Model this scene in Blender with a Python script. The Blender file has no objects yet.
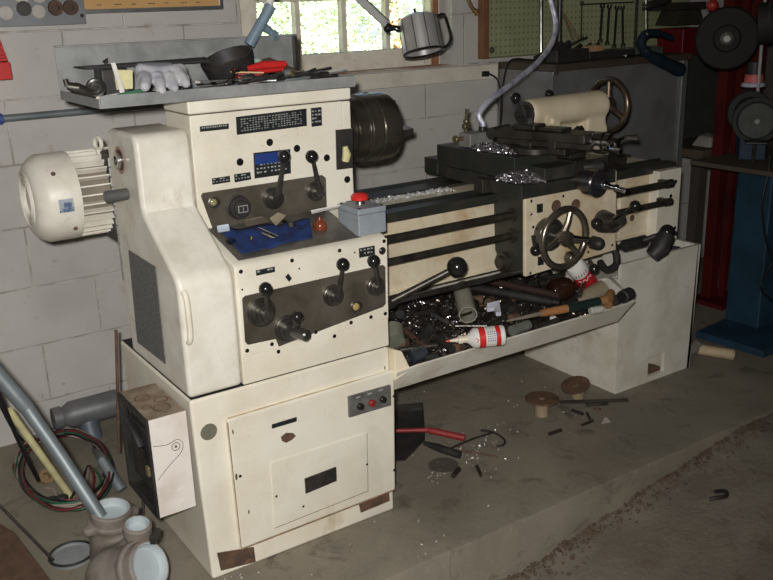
import bpy, bmesh, math, random
from math import pi, sin, cos, radians, sqrt
from mathutils import Vector, Matrix, Euler, noise
random.seed(7)
S = bpy.context.scene
COL = S.collection
V = Vector

# ------------------------------------------------------------------ camera
CP = V((-0.66775951, -1.86504964, 1.36796356)); FPX = 895.2402
_y, _p, _r = -0.58321528, -0.30865206, -0.03222919
FW = V((-sin(_y)*cos(_p), cos(_y)*cos(_p), sin(_p)))
_rt = FW.cross(V((0, 0, 1))).normalized(); _up = _rt.cross(FW)
RT = cos(_r)*_rt + sin(_r)*_up; UP = -sin(_r)*_rt + cos(_r)*_up
cd = bpy.data.cameras.new('camera'); cam = bpy.data.objects.new('camera', cd); COL.objects.link(cam)
cd.sensor_width = 36; cd.lens = FPX/773*36; cd.clip_start = .02; cd.clip_end = 200
cam.matrix_world = Matrix(((RT.x, UP.x, -FW.x, CP.x), (RT.y, UP.y, -FW.y, CP.y), (RT.z, UP.z, -FW.z, CP.z), (0, 0, 0, 1)))
S.camera = cam

def at(px, py, X=None, Y=None, Z=None):
    """the point of the place that lies on the given plane along the sight line of a measured point"""
    d = FW + ((px-386.5)*RT - (py-290)*UP)/FPX
    if X is not None: t = (X-CP.x)/d.x
    elif Y is not None: t = (Y-CP.y)/d.y
    else: t = (Z-CP.z)/d.z
    return CP + d*t

# ------------------------------------------------------------------ materials
def nodes(name):
    m = bpy.data.materials.new(name); m.use_nodes = True
    nt = m.node_tree; return m, nt, nt.nodes['Principled BSDF']
def lk(nt, a, b): nt.links.new(a, b)
def ramp(nt, fac, stops):
    r = nt.nodes.new('ShaderNodeValToRGB'); e = r.color_ramp.elements
    while len(e) < len(stops): e.new(.5)
    for i, (p, c) in enumerate(stops):
        e[i].position = p; e[i].color = (c[0], c[1], c[2], 1) if not isinstance(c, (int, float)) else (c, c, c, 1)
    lk(nt, fac, r.inputs[0]); return r.outputs[0]
def noi(nt, scale, detail=5, rough=.6, vec=None, dist=0):
    n = nt.nodes.new('ShaderNodeTexNoise'); n.inputs['Scale'].default_value = scale
    n.inputs['Detail'].default_value = detail; n.inputs['Roughness'].default_value = rough
    n.inputs['Distortion'].default_value = dist
    if vec: lk(nt, vec, n.inputs['Vector'])
    return n.outputs[0]
def mixc(nt, f, a, b):
    m = nt.nodes.new('ShaderNodeMix'); m.data_type = 'RGBA'
    if isinstance(f, (int, float)): m.inputs[0].default_value = f
    else: lk(nt, f, m.inputs[0])
    for s, v in ((6, a), (7, b)):
        if isinstance(v, tuple): m.inputs[s].default_value = (v[0], v[1], v[2], 1)
        else: lk(nt, v, m.inputs[s])
    return m.outputs[2]
def coords(nt, stretch=None):
    t = nt.nodes.new('ShaderNodeTexCoord')
    if not stretch: return t.outputs['Object']
    mp = nt.nodes.new('ShaderNodeMapping'); mp.inputs['Scale'].default_value = stretch
    lk(nt, t.outputs['Object'], mp.inputs[0]); return mp.outputs[0]
def mat(name, c, rough=.5, metal=0, c2=None, scale=20, lo=.4, hi=.65, bump=0, c3=None, s3=6, lo3=.62, hi3=.72, coat=0, stretch=None, bs=60, speck=None):
    m, nt, b = nodes(name); v = coords(nt, stretch)
    b.inputs['Roughness'].default_value = rough; b.inputs['Metallic'].default_value = metal
    if c2 is None: c2 = tuple(x*.8 for x in c)
    col = mixc(nt, ramp(nt, noi(nt, scale, vec=v), [(lo, 0.), (hi, 1.)]), c, c2)
    if c3: col = mixc(nt, ramp(nt, noi(nt, s3, 8, .7, v, .4), [(lo3, 0.), (hi3, 1.)]), col, c3)
    if speck:
        big = ramp(nt, noi(nt, 2.6, 4, .6, v), [(.40, .15), (.62, 1.)]); fine = ramp(nt, noi(nt, 130, 6, .75, v), [(.585, 0.), (.68, .55)])
        mu = nt.nodes.new('ShaderNodeMath'); mu.operation = 'MULTIPLY'; lk(nt, big, mu.inputs[0]); lk(nt, fine, mu.inputs[1])
        col = mixc(nt, mu.outputs[0], col, speck)
        col = mixc(nt, ramp(nt, noi(nt, 3.2, 8, .66, v, .6), [(.48, 0.), (.70, .6)]), col, tuple(x*.62+y*.25 for x, y in zip(c, speck)))
    lk(nt, col, b.inputs['Base Color'])
    if coat: b.inputs['Coat Weight'].default_value = coat
    if bump:
        bn = nt.nodes.new('ShaderNodeBump'); bn.inputs['Strength'].default_value = bump; bn.inputs['Distance'].default_value = .004
        lk(nt, noi(nt, bs, 6, .6, v), bn.inputs['Height']); lk(nt, bn.outputs[0], b.inputs['Normal'])
    return m

CREAM = mat('cream_paint', (.84, .79, .67), .36, 0, (.74, .67, .52), 5, .42, .72, .05, (.46, .33, .19), 4.5, .62, .80, speck=(.36, .27, .18))
CREAMD = mat('dirty_cream_paint', (.80, .71, .53), .42, 0, (.64, .51, .32), 5, .42, .75, .05, (.46, .27, .11), 3.5, .52, .74, speck=(.32, .20, .11))
CREAMG = mat('grimy_cream_paint', (.80, .76, .67), .42, 0, (.64, .59, .48), 7, .42, .68, .04, (.42, .34, .24), 5, .56, .78, speck=(.30, .24, .17))
GREY = mat('grey_paint', (.29, .295, .29), .42, 0, (.17, .175, .17), 12, .4, .7, .03, (.30, .30, .29), 30, .6, .7)
BLUEGREY = mat('blue_grey_paint', (.33, .37, .40), .45, 0, (.25, .28, .30), 10)
DKGREEN = mat('oily_dark_green_paint', (.026, .030, .025), .36, 0, (.05, .04, .03), 14, .45, .7, .1)
OILY = mat('oily_dark_steel', (.085, .075, .062), .38, .6, (.04, .035, .028), 18, .4, .65, .08)
DSTEEL = mat('dark_steel', (.13, .125, .115), .3, .75, (.07, .06, .05), 25, .4, .7, .05)
WORNST = mat('worn_steel_plate', (.20, .175, .14), .38, .55, (.10, .085, .06), 9, .38, .66, .03, (.34, .27, .19), 16, .62, .75)
STEEL = mat('bright_steel', (.50, .50, .48), .22, .95, (.32, .31, .29), 30)
CHROME = mat('chrome', (.75, .76, .78), .12, 1, (.6, .6, .62), 12)
BRONZE = mat('browned_steel', (.22, .16, .11), .3, .8, (.10, .07, .05), 14)
BLACK = mat('black_plastic', (.012, .012, .012), .18, 0, (.02, .018, .016), 20)
BLACKM = mat('black_matt', (.018, .018, .018), .55, 0, (.035, .03, .027), 20)
PLATE = mat('black_nameplate', (.025, .028, .03), .35, .2)
PRINT = mat('pale_print', (.35, .36, .34), .5)
BLUEP = mat('blue_nameplate', (.02, .05, .22), .4)
RED = mat('red_plastic', (.62, .03, .025), .35, 0, (.5, .02, .02), 8)
REDP = mat('dark_red_paint', (.30, .018, .014), .45, 0, (.18, .012, .01), 6, .4, .7, .05)
BLUE = mat('blue_cloth', (.010, .034, .15), .85, 0, (.008, .018, .07), 30, .4, .65, .3)
BROWNB = mat('brown_bakelite', (.22, .05, .02), .2, 0, (.13, .03, .012), 12)
WOOD = mat('stained_wood', (.36, .16, .06), .5, 0, (.24, .10, .04), 12, .4, .7, .1, stretch=(1, 1, .2))
WOODP = mat('pine_wood', (.62, .44, .22), .55, 0, (.50, .33, .15), 8, .4, .7, .05, stretch=(1, 1, .2))
PAINTW = mat('cracked_white_paint', (.84, .78, .66), .6, 0, (.70, .62, .50), 16, .4, .65, .12, (.20, .15, .10), 26, .63, .68)
TRIMW = mat('trim_white_paint', (.74, .68, .58), .6, 0, (.62, .56, .46), 10, .4, .7, .08, (.32, .17, .09), 12, .64, .74)
CARD = mat('brown_cardboard', (.40, .29, .18), .8, 0, (.30, .21, .12), 14)
RUST = mat('rusty_steel', (.16, .09, .055), .75, .2, (.09, .055, .04), 20, .4, .6, .25, (.26, .15, .09), 30, .55, .7)
CAST = mat('dusty_grey_casting', (.22, .19, .165), .7, .1, (.15, .125, .10), 16, .4, .65, .2, (.27, .18, .12), 12, .6, .72)
PALEB = mat('pale_blue_lining', (.42, .47, .485), .5, 0, (.40, .44, .45), 22, .45, .7, .1, (.28, .2, .15), 30, .66, .74)
GLOVE = mat('grey_knit_cloth', (.50, .49, .50), .95, 0, (.34, .34, .38), 16, .4, .65, .6, bs=240)
LEATHER = mat('brown_leather', (.16, .11, .075), .8, 0, (.10, .07, .05), 24, .4, .6, .2)
GREEN = mat('green_cloth', (.05, .16, .09), .8)
YELLOW = mat('yellowed_plastic', (.68, .63, .34), .5, 0, (.5, .45, .24), 14)
WHITE = mat('white_plastic', (.78, .76, .72), .4, 0, (.68, .66, .62), 10)
GALV = mat('galvanised_pipe', (.22, .25, .26), .5, .4, (.15, .17, .18), 9, .4, .65, .05)
TAN = mat('tan_tube', (.30, .25, .17), .6, 0, (.22, .18, .12), 20)
AMBER = mat('dark_amber_bottle', (.022, .010, .006), .08, 0, (.04, .016, .008), 8)
PEG = mat('green_pegboard_plain', (.24, .26, .15), .6)
BLUES = mat('blue_machine_paint', (.018, .055, .092), .55, 0, (.012, .035, .06), 8, .4, .65, .06)
ORANGE = mat('orange_varnished_board', (.66, .40, .17), .4, 0, (.56, .33, .13), 5, stretch=(.3, 1, 1))
ALU = mat('aluminium', (.55, .56, .56), .3, .9)
PINK = mat('pink_plastic', (.70, .16, .16), .5)
WGREEN = mat('green_wire', (.02, .12, .06), .5); WRED = mat('red_wire', (.16, .015, .02), .5)
WBLACK = mat('black_wire', (.012, .012, .014), .5); WPALE = mat('pale_wire', (.34, .27, .22), .6)
KNOCK = mat('knockout_grime', (.34, .27, .2), .7, 0, (.2, .14, .09), 22, .4, .62, .1)
DGLASS = mat('sight_glass', (.30, .27, .12), .1, .0)

def wall_mat():
    m, nt, b = nodes('painted_block_wall'); t = nt.nodes.new('ShaderNodeTexCoord')
    sp = nt.nodes.new('ShaderNodeSeparateXYZ'); cb = nt.nodes.new('ShaderNodeCombineXYZ'); ad = nt.nodes.new('ShaderNodeVectorMath')
    lk(nt, t.outputs['Object'], sp.inputs[0]); lk(nt, sp.outputs[0], cb.inputs[0]); lk(nt, sp.outputs[2], cb.inputs[1])
    ad.operation = 'ADD'; ad.inputs[1].default_value = (8.087+.2, 8-.123, 0); lk(nt, cb.outputs[0], ad.inputs[0])
    br = nt.nodes.new('ShaderNodeTexBrick'); lk(nt, ad.outputs[0], br.inputs['Vector'])
    br.inputs['Scale'].default_value = 1; br.inputs['Brick Width'].default_value = .4; br.inputs['Row Height'].default_value = .2
    br.inputs['Mortar Size'].default_value = .0032; br.inputs['Mortar Smooth'].default_value = .5; br.offset = .5
    v = t.outputs['Object']
    base = mixc(nt, ramp(nt, noi(nt, 3, 5, .6, v), [(.35, 0.), (.7, 1.)]), (.565, .54, .505), (.46, .435, .405))
    base = mixc(nt, ramp(nt, noi(nt, 22, 6, .7, v), [(.62, 0.), (.74, 1.)]), base, (.36, .30, .25))
    col = mixc(nt, br.outputs['Fac'], base, mixc(nt, ramp(nt, noi(nt, 9, 4, .6, v), [(.45, 0.), (.6, 1.)]), (.61, .565, .52), (.36, .31, .27)))
    lk(nt, col, b.inputs['Base Color']); b.inputs['Roughness'].default_value = .6
    b1 = nt.nodes.new('ShaderNodeBump'); b1.inputs['Strength'].default_value = .7; b1.inputs['Distance'].default_value = .004; b1.invert = True
    lk(nt, br.outputs['Fac'], b1.inputs['Height'])
    b2 = nt.nodes.new('ShaderNodeBump'); b2.inputs['Strength'].default_value = .35; b2.inputs['Distance'].default_value = .003
    lk(nt, noi(nt, 45, 6, .65, v), b2.inputs['Height']); lk(nt, b1.outputs[0], b2.inputs['Normal']); lk(nt, b2.outputs[0], b.inputs['Normal'])
    return m
BLOCK = wall_mat()

def floor_mat(name, a, b_, c, rs, bump, sc):
    m, nt, b = nodes(name); v = coords(nt)
    col = mixc(nt, ramp(nt, noi(nt, 2.2, 6, .62, v, .5), [(.36, 0.), (.64, 1.)]), a, b_)
    col = mixc(nt, ramp(nt, noi(nt, 9, 8, .7, v, .8), [(.55, 0.), (.68, 1.)]), col, c)
    col = mixc(nt, ramp(nt, noi(nt, 70, 5, .7, v), [(.60, 0.), (.75, .8)]), col, tuple(x*1.5 for x in a))
    lk(nt, col, b.inputs['Base Color']); b.inputs['Roughness'].default_value = rs
    bn = nt.nodes.new('ShaderNodeBump'); bn.inputs['Strength'].default_value = bump; bn.inputs['Distance'].default_value = .008
    lk(nt, noi(nt, sc, 8, .7, v), bn.inputs['Height']); lk(nt, bn.outputs[0], b.inputs['Normal'])
    return m
SLAB = floor_mat('stained_concrete', (.27, .235, .18), (.19, .165, .125), (.13, .11, .083), .75, .3, 40)
DIRT = floor_mat('dirty_broken_concrete', (.23, .20, .155), (.155, .13, .10), (.14, .095, .065), .9, 1.0, 26)

def peg_mat():
    m, nt, b = nodes('green_pegboard'); t = nt.nodes.new('ShaderNodeTexCoord')
    vm = nt.nodes.new('ShaderNodeVectorMath'); vm.operation = 'MODULO'; vm.inputs[1].default_value = (.0254,)*3
    ad = nt.nodes.new('ShaderNodeVectorMath'); ad.operation = 'ADD'; ad.inputs[1].default_value = (5, 0, 5)
    mu = nt.nodes.new('ShaderNodeVectorMath'); mu.operation = 'MULTIPLY'; mu.inputs[1].default_value = (1, 0, 1)
    sb = nt.nodes.new('ShaderNodeVectorMath'); sb.operation = 'SUBTRACT'; sb.inputs[1].default_value = (.0127, 0, .0127)
    ln = nt.nodes.new('ShaderNodeVectorMath'); ln.operation = 'LENGTH'
    lk(nt, t.outputs['Object'], ad.inputs[0]); lk(nt, ad.outputs[0], mu.inputs[0]); lk(nt, mu.outputs[0], vm.inputs[0])
    lk(nt, vm.outputs[0], sb.inputs[0]); lk(nt, sb.outputs[0], ln.inputs[0])
    f = ramp(nt, ln.outputs['Value'], [(.0032, 0.), (.0042, 1.)])
    lk(nt, mixc(nt, f, (.03, .035, .02), mixc(nt, ramp(nt, noi(nt, 6, 4, .6, t.outputs['Object']), [(.4, 0.), (.7, 1.)]), (.34, .36, .20), (.27, .29, .16))), b.inputs['Base Color'])
    b.inputs['Roughness'].default_value = .6
    return m
PEGB = peg_mat()
def glass_mat():
    m, nt, b = nodes('window_glass'); b.inputs['Base Color'].default_value = (1, 1, 1, 1)
    b.inputs['Transmission Weight'].default_value = 1; b.inputs['Roughness'].default_value = .02; b.inputs['IOR'].default_value = 1.02
    return m
GLASS = glass_mat()
CLEAR = glass_mat(); CLEAR.name = 'clear_glass'; CLEAR.node_tree.nodes['Principled BSDF'].inputs['IOR'].default_value = 1.35
LEAF = mat('sunlit_leaves', (.42, .56, .30), .7, 0, (.66, .72, .56), 1.3, .4, .6)
GRASS = mat('sunlit_grass', (.42, .52, .22), .9, 0, (.55, .62, .36), 3)
SWARF = mat('bright_swarf', (.55, .53, .56), .25, .9, (.33, .28, .30), 60)
SWARFD = mat('oily_swarf', (.13, .105, .085), .28, .8, (.05, .04, .035), 40)
SWARFW = mat('pale_swarf', (.75, .74, .72), .3, .4)

# ------------------------------------------------------------------ mesh builder
def basis(d):
    d = d.normalized(); a = V((0, 0, 1)) if abs(d.z) < .9 else V((1, 0, 0))
    u = a.cross(d).normalized(); return u, d.cross(u)
class M:
    def __init__(s): s.b = bmesh.new(); s.mi = 0
    def _f(s, vs):
        try: f = s.b.faces.new(vs); f.material_index = s.mi; return f
        except ValueError: return None
    def box(s, lo, hi, mtx=None):
        P = [V((x, y, z)) for z in (lo[2], hi[2]) for y in (lo[1], hi[1]) for x in (lo[0], hi[0])]
        if mtx: P = [mtx @ p for p in P]
        v = [s.b.verts.new(p) for p in P]
        for q in ((0, 2, 3, 1), (4, 5, 7, 6), (0, 1, 5, 4), (1, 3, 7, 5), (3, 2, 6, 7), (2, 0, 4, 6)): s._f([v[i] for i in q])
        return s
    def hexa(s, bot, top):
        """solid between two quads given in the same turning order"""
        v = [s.b.verts.new(p) for p in list(bot)+list(top)]; n = len(bot)
        s._f(v[:n][::-1]); s._f(v[n:])
        for i in range(n): j = (i+1) % n; s._f([v[i], v[j], v[n+j], v[n+i]])
        return s
    def slab(s, quad, off):
        off = V(off); return s.hexa([V(q) for q in quad], [V(q)+off for q in quad])
    def prism(s, poly, ax, a, b):
        def mk(p, t):
            return V((t, p[0], p[1])) if ax == 'X' else V((p[0], t, p[1])) if ax == 'Y' else V((p[0], p[1], t))
        return s.hexa([mk(p, a) for p in poly], [mk(p, b) for p in poly])
    def lathe(s, o, d, prof, seg=24, cap=True):
        o = V(o); d = V(d).normalized(); u, w = basis(d); rings = []
        for t, r in prof:
            rings.append([s.b.verts.new(o+d*t+(u*cos(2*pi*i/seg)+w*sin(2*pi*i/seg))*max(r, 1e-5)) for i in range(seg)])
        for A, B in zip(rings, rings[1:]):
            for i in range(seg): j = (i+1) % seg; s._f([A[i], A[j], B[j], B[i]])
        if cap: s._f(rings[0][::-1]); s._f(rings[-1])
        return s
    def cyl(s, p0, p1, r0, r1=None, seg=20):
        p0 = V(p0); p1 = V(p1); return s.lathe(p0, p1-p0, [(0, r0), ((p1-p0).length, r0 if r1 is None else r1)], seg)
    def rcyl(s, p0, p1, r, c=.002, seg=24):
        p0 = V(p0); p1 = V(p1); L = (p1-p0).length
        return s.lathe(p0, p1-p0, [(0, r-c), (c, r), (L-c, r), (L, r-c)], seg)
    def tube(s, pts, r, seg=8, closed=False, smooth=0, cap=True):
        P = [V(p) for p in pts]
        if smooth:
            Q = []; n = len(P); rng = range(n if closed else n-1)
            for i in rng:
                g = (lambda k: P[k % n]) if closed else (lambda k: P[min(max(k, 0), n-1)])
                a, b, c, d = g(i-1), g(i), g(i+1), g(i+2)
                for k in range(smooth):
                    t = k/smooth
                    Q.append(.5*((2*b)+(c-a)*t+(2*a-5*b+4*c-d)*t*t+(3*b-a-3*c+d)*t**3))
            if not closed: Q.append(P[-1])
            P = Q
        n = len(P); rings = []; u = None
        for i, p in enumerate(P):
            if closed: d = P[(i+1) % n]-P[i-1]
            else: d = P[min(i+1, n-1)]-P[max(i-1, 0)]
            if d.length < 1e-9: d = V((0, 0, 1))
            d.normalize()
            if u is None: u, w = basis(d)
            else:
                u = (u-d*u.dot(d)); u = u.normalized() if u.length > 1e-6 else basis(d)[0]; w = d.cross(u)
            rr = r[i*(len(r)-1)//max(n-1, 1)] if isinstance(r, (list, tuple)) else r
            rings.append([s.b.verts.new(p+(u*cos(2*pi*k/seg)+w*sin(2*pi*k/seg))*rr) for k in range(seg)])
        for a in range(n if closed else n-1):
            A, B = rings[a], rings[(a+1) % n]
            for k in range(seg): j = (k+1) % seg; s._f([A[k], A[j], B[j], B[k]])
        if not closed and cap: s._f(rings[0][::-1]); s._f(rings[-1])
        return s
    def ring(s, c, nrm, R, r, n=40, seg=10):
        u, w = basis(V(nrm)); c = V(c)
        return s.tube([c+(u*cos(2*pi*i/n)+w*sin(2*pi*i/n))*R for i in range(n)], r, seg, True)
    def ball(s, c, r, seg=20, sc=(1, 1, 1)):
        n = seg//2; c = V(c); rings = []
        top = s.b.verts.new(c+V((0, 0, r*sc[2]))); bot = s.b.verts.new(c-V((0, 0, r*sc[2])))
        for i in range(1, n):
            a = pi*i/n; rings.append([s.b.verts.new(c+V((r*sin(a)*cos(2*pi*k/seg)*sc[0], r*sin(a)*sin(2*pi*k/seg)*sc[1], r*cos(a)*sc[2]))) for k in range(seg)])
        for k in range(seg):
            j = (k+1) % seg; s._f([top, rings[0][k], rings[0][j]]); s._f([bot, rings[-1][j], rings[-1][k]])
            for A, B in zip(rings, rings[1:]): s._f([A[k], B[k], B[j], A[j]])
        return s
    def out(s, name, mats, parent=None, bevel=0, seg=2, ang=35, remesh=0):
        bmesh.ops.recalc_face_normals(s.b, faces=s.b.faces)
        me = bpy.data.meshes.new(name); s.b.to_mesh(me); s.b.free()
        for m in (mats if isinstance(mats, (list, tuple)) else [mats]): me.materials.append(m)
        me.shade_smooth(); me.set_sharp_from_angle(angle=radians(ang))
        o = bpy.data.objects.new(name, me); COL.objects.link(o)
        if remesh:
            md = o.modifiers.new('remesh', 'REMESH'); md.mode = 'VOXEL'; md.voxel_size = remesh; md.use_smooth_shade = True
            ms = o.modifiers.new('smooth', 'SMOOTH'); ms.iterations = 4
        if bevel:
            md = o.modifiers.new('bevel', 'BEVEL'); md.width = bevel; md.segments = seg; md.limit_method = 'ANGLE'; md.angle_limit = radians(40); md.harden_normals = True
        if parent is not None:
            o.parent = parent; o.matrix_parent_inverse = PINV[parent.name]
        PINV[o.name] = Matrix.Identity(4) if parent is None else PINV[parent.name]
        if parent is not None and parent.type == 'MESH': o.matrix_parent_inverse = Matrix.Identity(4)
        return o
PINV = {}
def tag(o, label, cat, group=None, kind=None):
    o['label'] = label; o['category'] = cat
    if group: o['group'] = group
    if kind: o['kind'] = kind
    return o
def struct(o): o['kind'] = 'structure'; return o
def thing(name, label, cat, loc=(0, 0, 0), group=None):
    o = bpy.data.objects.new(name, None); COL.objects.link(o); o.location = loc; o.empty_display_size = .05
    PINV[o.name] = Matrix.Translation(V(loc)).inverted()
    return tag(o, label, cat, group)
def plabel(o, l): o['label'] = l; return o
def dup(root, loc, rotz=0, label=None, group=None):
    r = root.copy(); COL.objects.link(r); r.location = loc; r.rotation_euler = (root.rotation_euler[0], root.rotation_euler[1], rotz)
    if label: r['label'] = label
    if group: r['group'] = group
    for ch in list(root.children):
        c = ch.copy(); COL.objects.link(c); c.parent = r
        for g in ch.children:
            d = g.copy(); COL.objects.link(d); d.parent = c
    return r
def Rz(a): return Matrix.Rotation(a, 4, 'Z')
def curl(m, c, size, r, turns=1.5, seg=4):
    """a coiled metal chip"""
    a = V((random.uniform(-1, 1), random.uniform(-1, 1), random.uniform(-.5, .5))).normalized(); u, w = basis(a); n = int(6*turns)+2
    ph = random.random()*6; k = random.uniform(.3, 1.2)
    P = [V(c)+a*size*k*(i/n-.5)*2+(u*cos(ph+i*turns*2*pi/n)+w*sin(ph+i*turns*2*pi/n))*size*random.uniform(.45, .6) for i in range(n)]
    for p, q in zip(P, P[1:]):
        wd = a*r*random.uniform(1, 2.2)
        m._f([m.b.verts.new(p-wd), m.b.verts.new(q-wd), m.b.verts.new(q+wd), m.b.verts.new(p+wd)])

# ================================================================== THE SETTING
WY = 1.108; X0, X1, Yf, ZC = -1.9, 3.45, -3.6, 2.5
WX0, WX1, WZ0, WZ1 = .724, 1.652, 1.12, 1.98
m = M()
m.box((X0, WY, -.3), (WX0, WY+.2, ZC)); m.box((WX1, WY, -.3), (X1, WY+.2, ZC))
m.box((WX0, WY, -.3), (WX1, WY+.2, WZ0)); m.box((WX0, WY, WZ1), (WX1, WY+.2, ZC))
struct(m.out('wall_back', BLOCK))
struct(M().box((X0-.15, Yf, -.3), (X0, WY+.2, ZC)).out('wall_left', BLOCK))
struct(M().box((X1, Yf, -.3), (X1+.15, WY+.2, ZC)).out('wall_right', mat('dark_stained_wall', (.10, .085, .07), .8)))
struct(M().box((X0-.15, Yf-.15, -.3), (X1+.15, Yf, ZC)).out('wall_front', BLOCK))
struct(M().box((X0-.15, Yf-.15, ZC), (X1+.15, WY+.2, ZC+.12)).out('ceiling', mat('dark_timber_ceiling', (.12, .09, .07), .8)))
# raised machine slab and the lower rough floor
m = M(); nx, ny = 120, 30; g = {}
def edge(x): return -.255+.006*noise.noise(V((x*7, 0, 0)))+.004*noise.noise(V((x*23, 1, 0)))
for i in range(nx+1):
    x = X0+(X1-X0)*i/nx
    for j in range(ny+1):
        y = edge(x)+.004+(WY-edge(x))*(j/ny)**1.3
        g[i, j] = m.b.verts.new((x, y, .0 if j else -.002))
for i in range(nx):
    for j in range(ny): m._f([g[i, j], g[i+1, j], g[i+1, j+1], g[i, j+1]])
lo = []
for i in range(nx+1):
    x = X0+(X1-X0)*i/nx
    lo.append((m.b.verts.new((x, edge(x), -.008)), m.b.verts.new((x, edge(x)-.012, -.3))))
for i in range(nx):
    m._f([g[i, 0], lo[i][0], lo[i+1][0], g[i+1, 0]]); m._f([lo[i][0], lo[i][1], lo[i+1][1], lo[i+1][0]])
struct(m.out('floor', SLAB))
def lowz(x, y):
    z = -.165+.155*min(max((x-.85)/.95, 0), 1)
    return z-.006+.007*noise.noise(V((x*9, y*9, 0)))+.004*noise.noise(V((x*31, y*31, 3)))+.022*max(0, 1-abs(y+.27)/.07)*(.6+noise.noise(V((x*12, 0, 2))))*(1 if x < 1.7 else .2)
m = M(); g = {}; nx, ny = 150, 90
for i in range(nx+1):
    for j in range(ny+1):
        x = X0+(X1-X0)*i/nx; y = Yf+(-.25-Yf)*(1-(1-j/ny)**1.8); g[i, j] = m.b.verts.new((x, y, lowz(x, y)))
for i in range(nx):
    for j in range(ny): m._f([g[i, j], g[i+1, j], g[i+1, j+1], g[i, j+1]])
struct(m.out('floor.001', DIRT))

# window: painted timber frame with panes, set back in the opening
WF = 1.235
m = M()
m.box((WX0+.001, WF-.045, WZ0+.001), (WX0+.105, WF+.03, WZ1-.001)); m.box((1.618, WF-.045, WZ0+.001), (WX1-.001, WF+.03, WZ1-.001))
m.box((WX0+.105, WF-.02, WZ0+.001), (1.618, WF+.03, 1.196)); m.box((WX0+.105, WF-.02, 1.388), (1.618, WF+.03, 1.42))
m.box((WX0+.105, WF-.02, 1.62), (1.618, WF+.03, 1.65)); m.box((WX0+.105, WF-.02, 1.86), (1.618, WF+.03, WZ1-.001))
wf = struct(m.out('window_1', PAINTW, bevel=.003))
m = M()
for x in (1.012, 1.215, 1.418):
    for a, b in ((1.196, 1.388), (1.42, 1.62), (1.65, 1.86)): m.box((x-.011, WF-.012, a), (x+.011, WF+.022, b))
m.out('glazing_bar', PAINTW, wf, bevel=.002)
xs = (.829, 1.012, 1.215, 1.418, 1.618)
for a, b in zip(xs, xs[1:]):
    M().box((a, WF+.008, 1.196), (b, WF+.011, 1.388)).out('pane', GLASS, wf)
    for z0, z1 in ((1.42, 1.62), (1.65, 1.86)): M().box((a, WF+.008, z0), (b, WF+.011, z1)).out('pane', GLASS, wf)
M().box((1.605, WF-.062, WZ0+.002), (1.632, WF-.046, WZ1-.002)).out('casing', mat('bare_red_brown_wood', (.38, .17, .09), .6), wf)
m = M(); m.box((WX0+.002, WY+.02, WZ0-.001), (WX1-.002, WF-.046, WZ0+.006)); m.out('window_sill', mat('stained_sill', (.50, .42, .34), .6, 0, (.28, .12, .07), 6), wf)
# long painted ledge under the window
struct(M().box((.60, WY-.022, 1.058), (1.878, WY-.001, WZ0-.003)).out('trim_1', TRIMW, bevel=.003))

# outdoors: sunlit lawn, tree crowns
struct(M().box((-25, 1.6, -.5), (45, 40, -.42)).out('ground_outside', GRASS))
def tree(c, R, n, lab, hgt):
    t = thing('leafy_tree', lab, 'tree', (c[0], c[1], -.42))
    M().tube([(c[0], c[1], -.42), (c[0]+.1, c[1], hgt*.3), (c[0], c[1]+.1, hgt*.6)], [.16, .12, .07], 10).out('trunk', WOOD, t)
    m = M(); rnd = random.Random(n)
    for i in range(n):
        a = V((rnd.gauss(0, 1), rnd.gauss(0, 1), rnd.gauss(0, 1))).normalized()*R*rnd.uniform(.55, 1.05); p = V((c[0], c[1], c[2]))+a
        u, w = basis(V((rnd.gauss(0, 1), rnd.gauss(0, 1), rnd.gauss(0, 1)))); L = rnd.uniform(.03, .06)
        m._f([m.b.verts.new(p-u*L), m.b.verts.new(p+w*L*.5), m.b.verts.new(p+u*L), m.b.verts.new(p-w*L*.5)])
    o = m.out('foliage', LEAF, t); o['kind'] = 'stuff'
tree((3.4, 7.5, .5), 1.6, 14000, 'sunlit green tree outside the left panes of the window', 2.4)
tree((7.4, 9.9, .7), 1.9, 14000, 'sunlit green tree outside the right panes, behind the lamp head', 2.6)
tree((6.9, 16, 1.0), 2.6, 14000, 'farther pale green tree between the two nearer ones outside the window', 4)

# ================================================================== THE LATHE
L = thing('metal_lathe', 'large cream engine lathe standing on the raised concrete slab', 'lathe', (1.0, .3, 0))
H1, W, XP = .497, .566, .14
# --- headstock pedestal
b = [(.011, 0, 0), (W, 0, 0), (W, .51, 0), (.011, .51, 0)]; tp = [(0, 0, H1-.0015), (W, 0, H1-.0015), (W, .51, H1-.0015), (0, .51, H1-.0015)]
ped = M().hexa([V(p) for p in b], [V(p) for p in tp]).out('headstock_pedestal', CREAM, L, bevel=.008, seg=3)
M().box((.006, .006, H1-.005), (W-.006, .505, H1+.0005)).out('seam_gasket', BLACKM, ped)
def fq(pts, Y): return [at(x, y, Y=Y) for x, y in pts]
def plate(name, pts, Y, th, mt, par, bevel=.001, seg=2):
    """a plate on a wall facing the front: quad measured at its face, given thickness backwards"""
    return M().slab(fq(pts, Y-th), (0, th, 0)).out(name, mt, par, bevel=bevel, seg=seg)
# plinth pockets
plate('foot_pocket', [(217, 553), (254, 547), (256, 562), (221, 571)], 0, .002, RUST, ped)
plate('foot_pocket', [(358, 500), (389, 491), (390, 501), (361, 513)], 0, .002, RUST, ped)
c = at(209, 432, Y=-.001); M().rcyl((c.x, .002, c.z), (c.x, -.0015, c.z), .022).out('knockout_plug', mat('aged_green_steel', (.24, .23, .17), .5, .3), ped)
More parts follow.
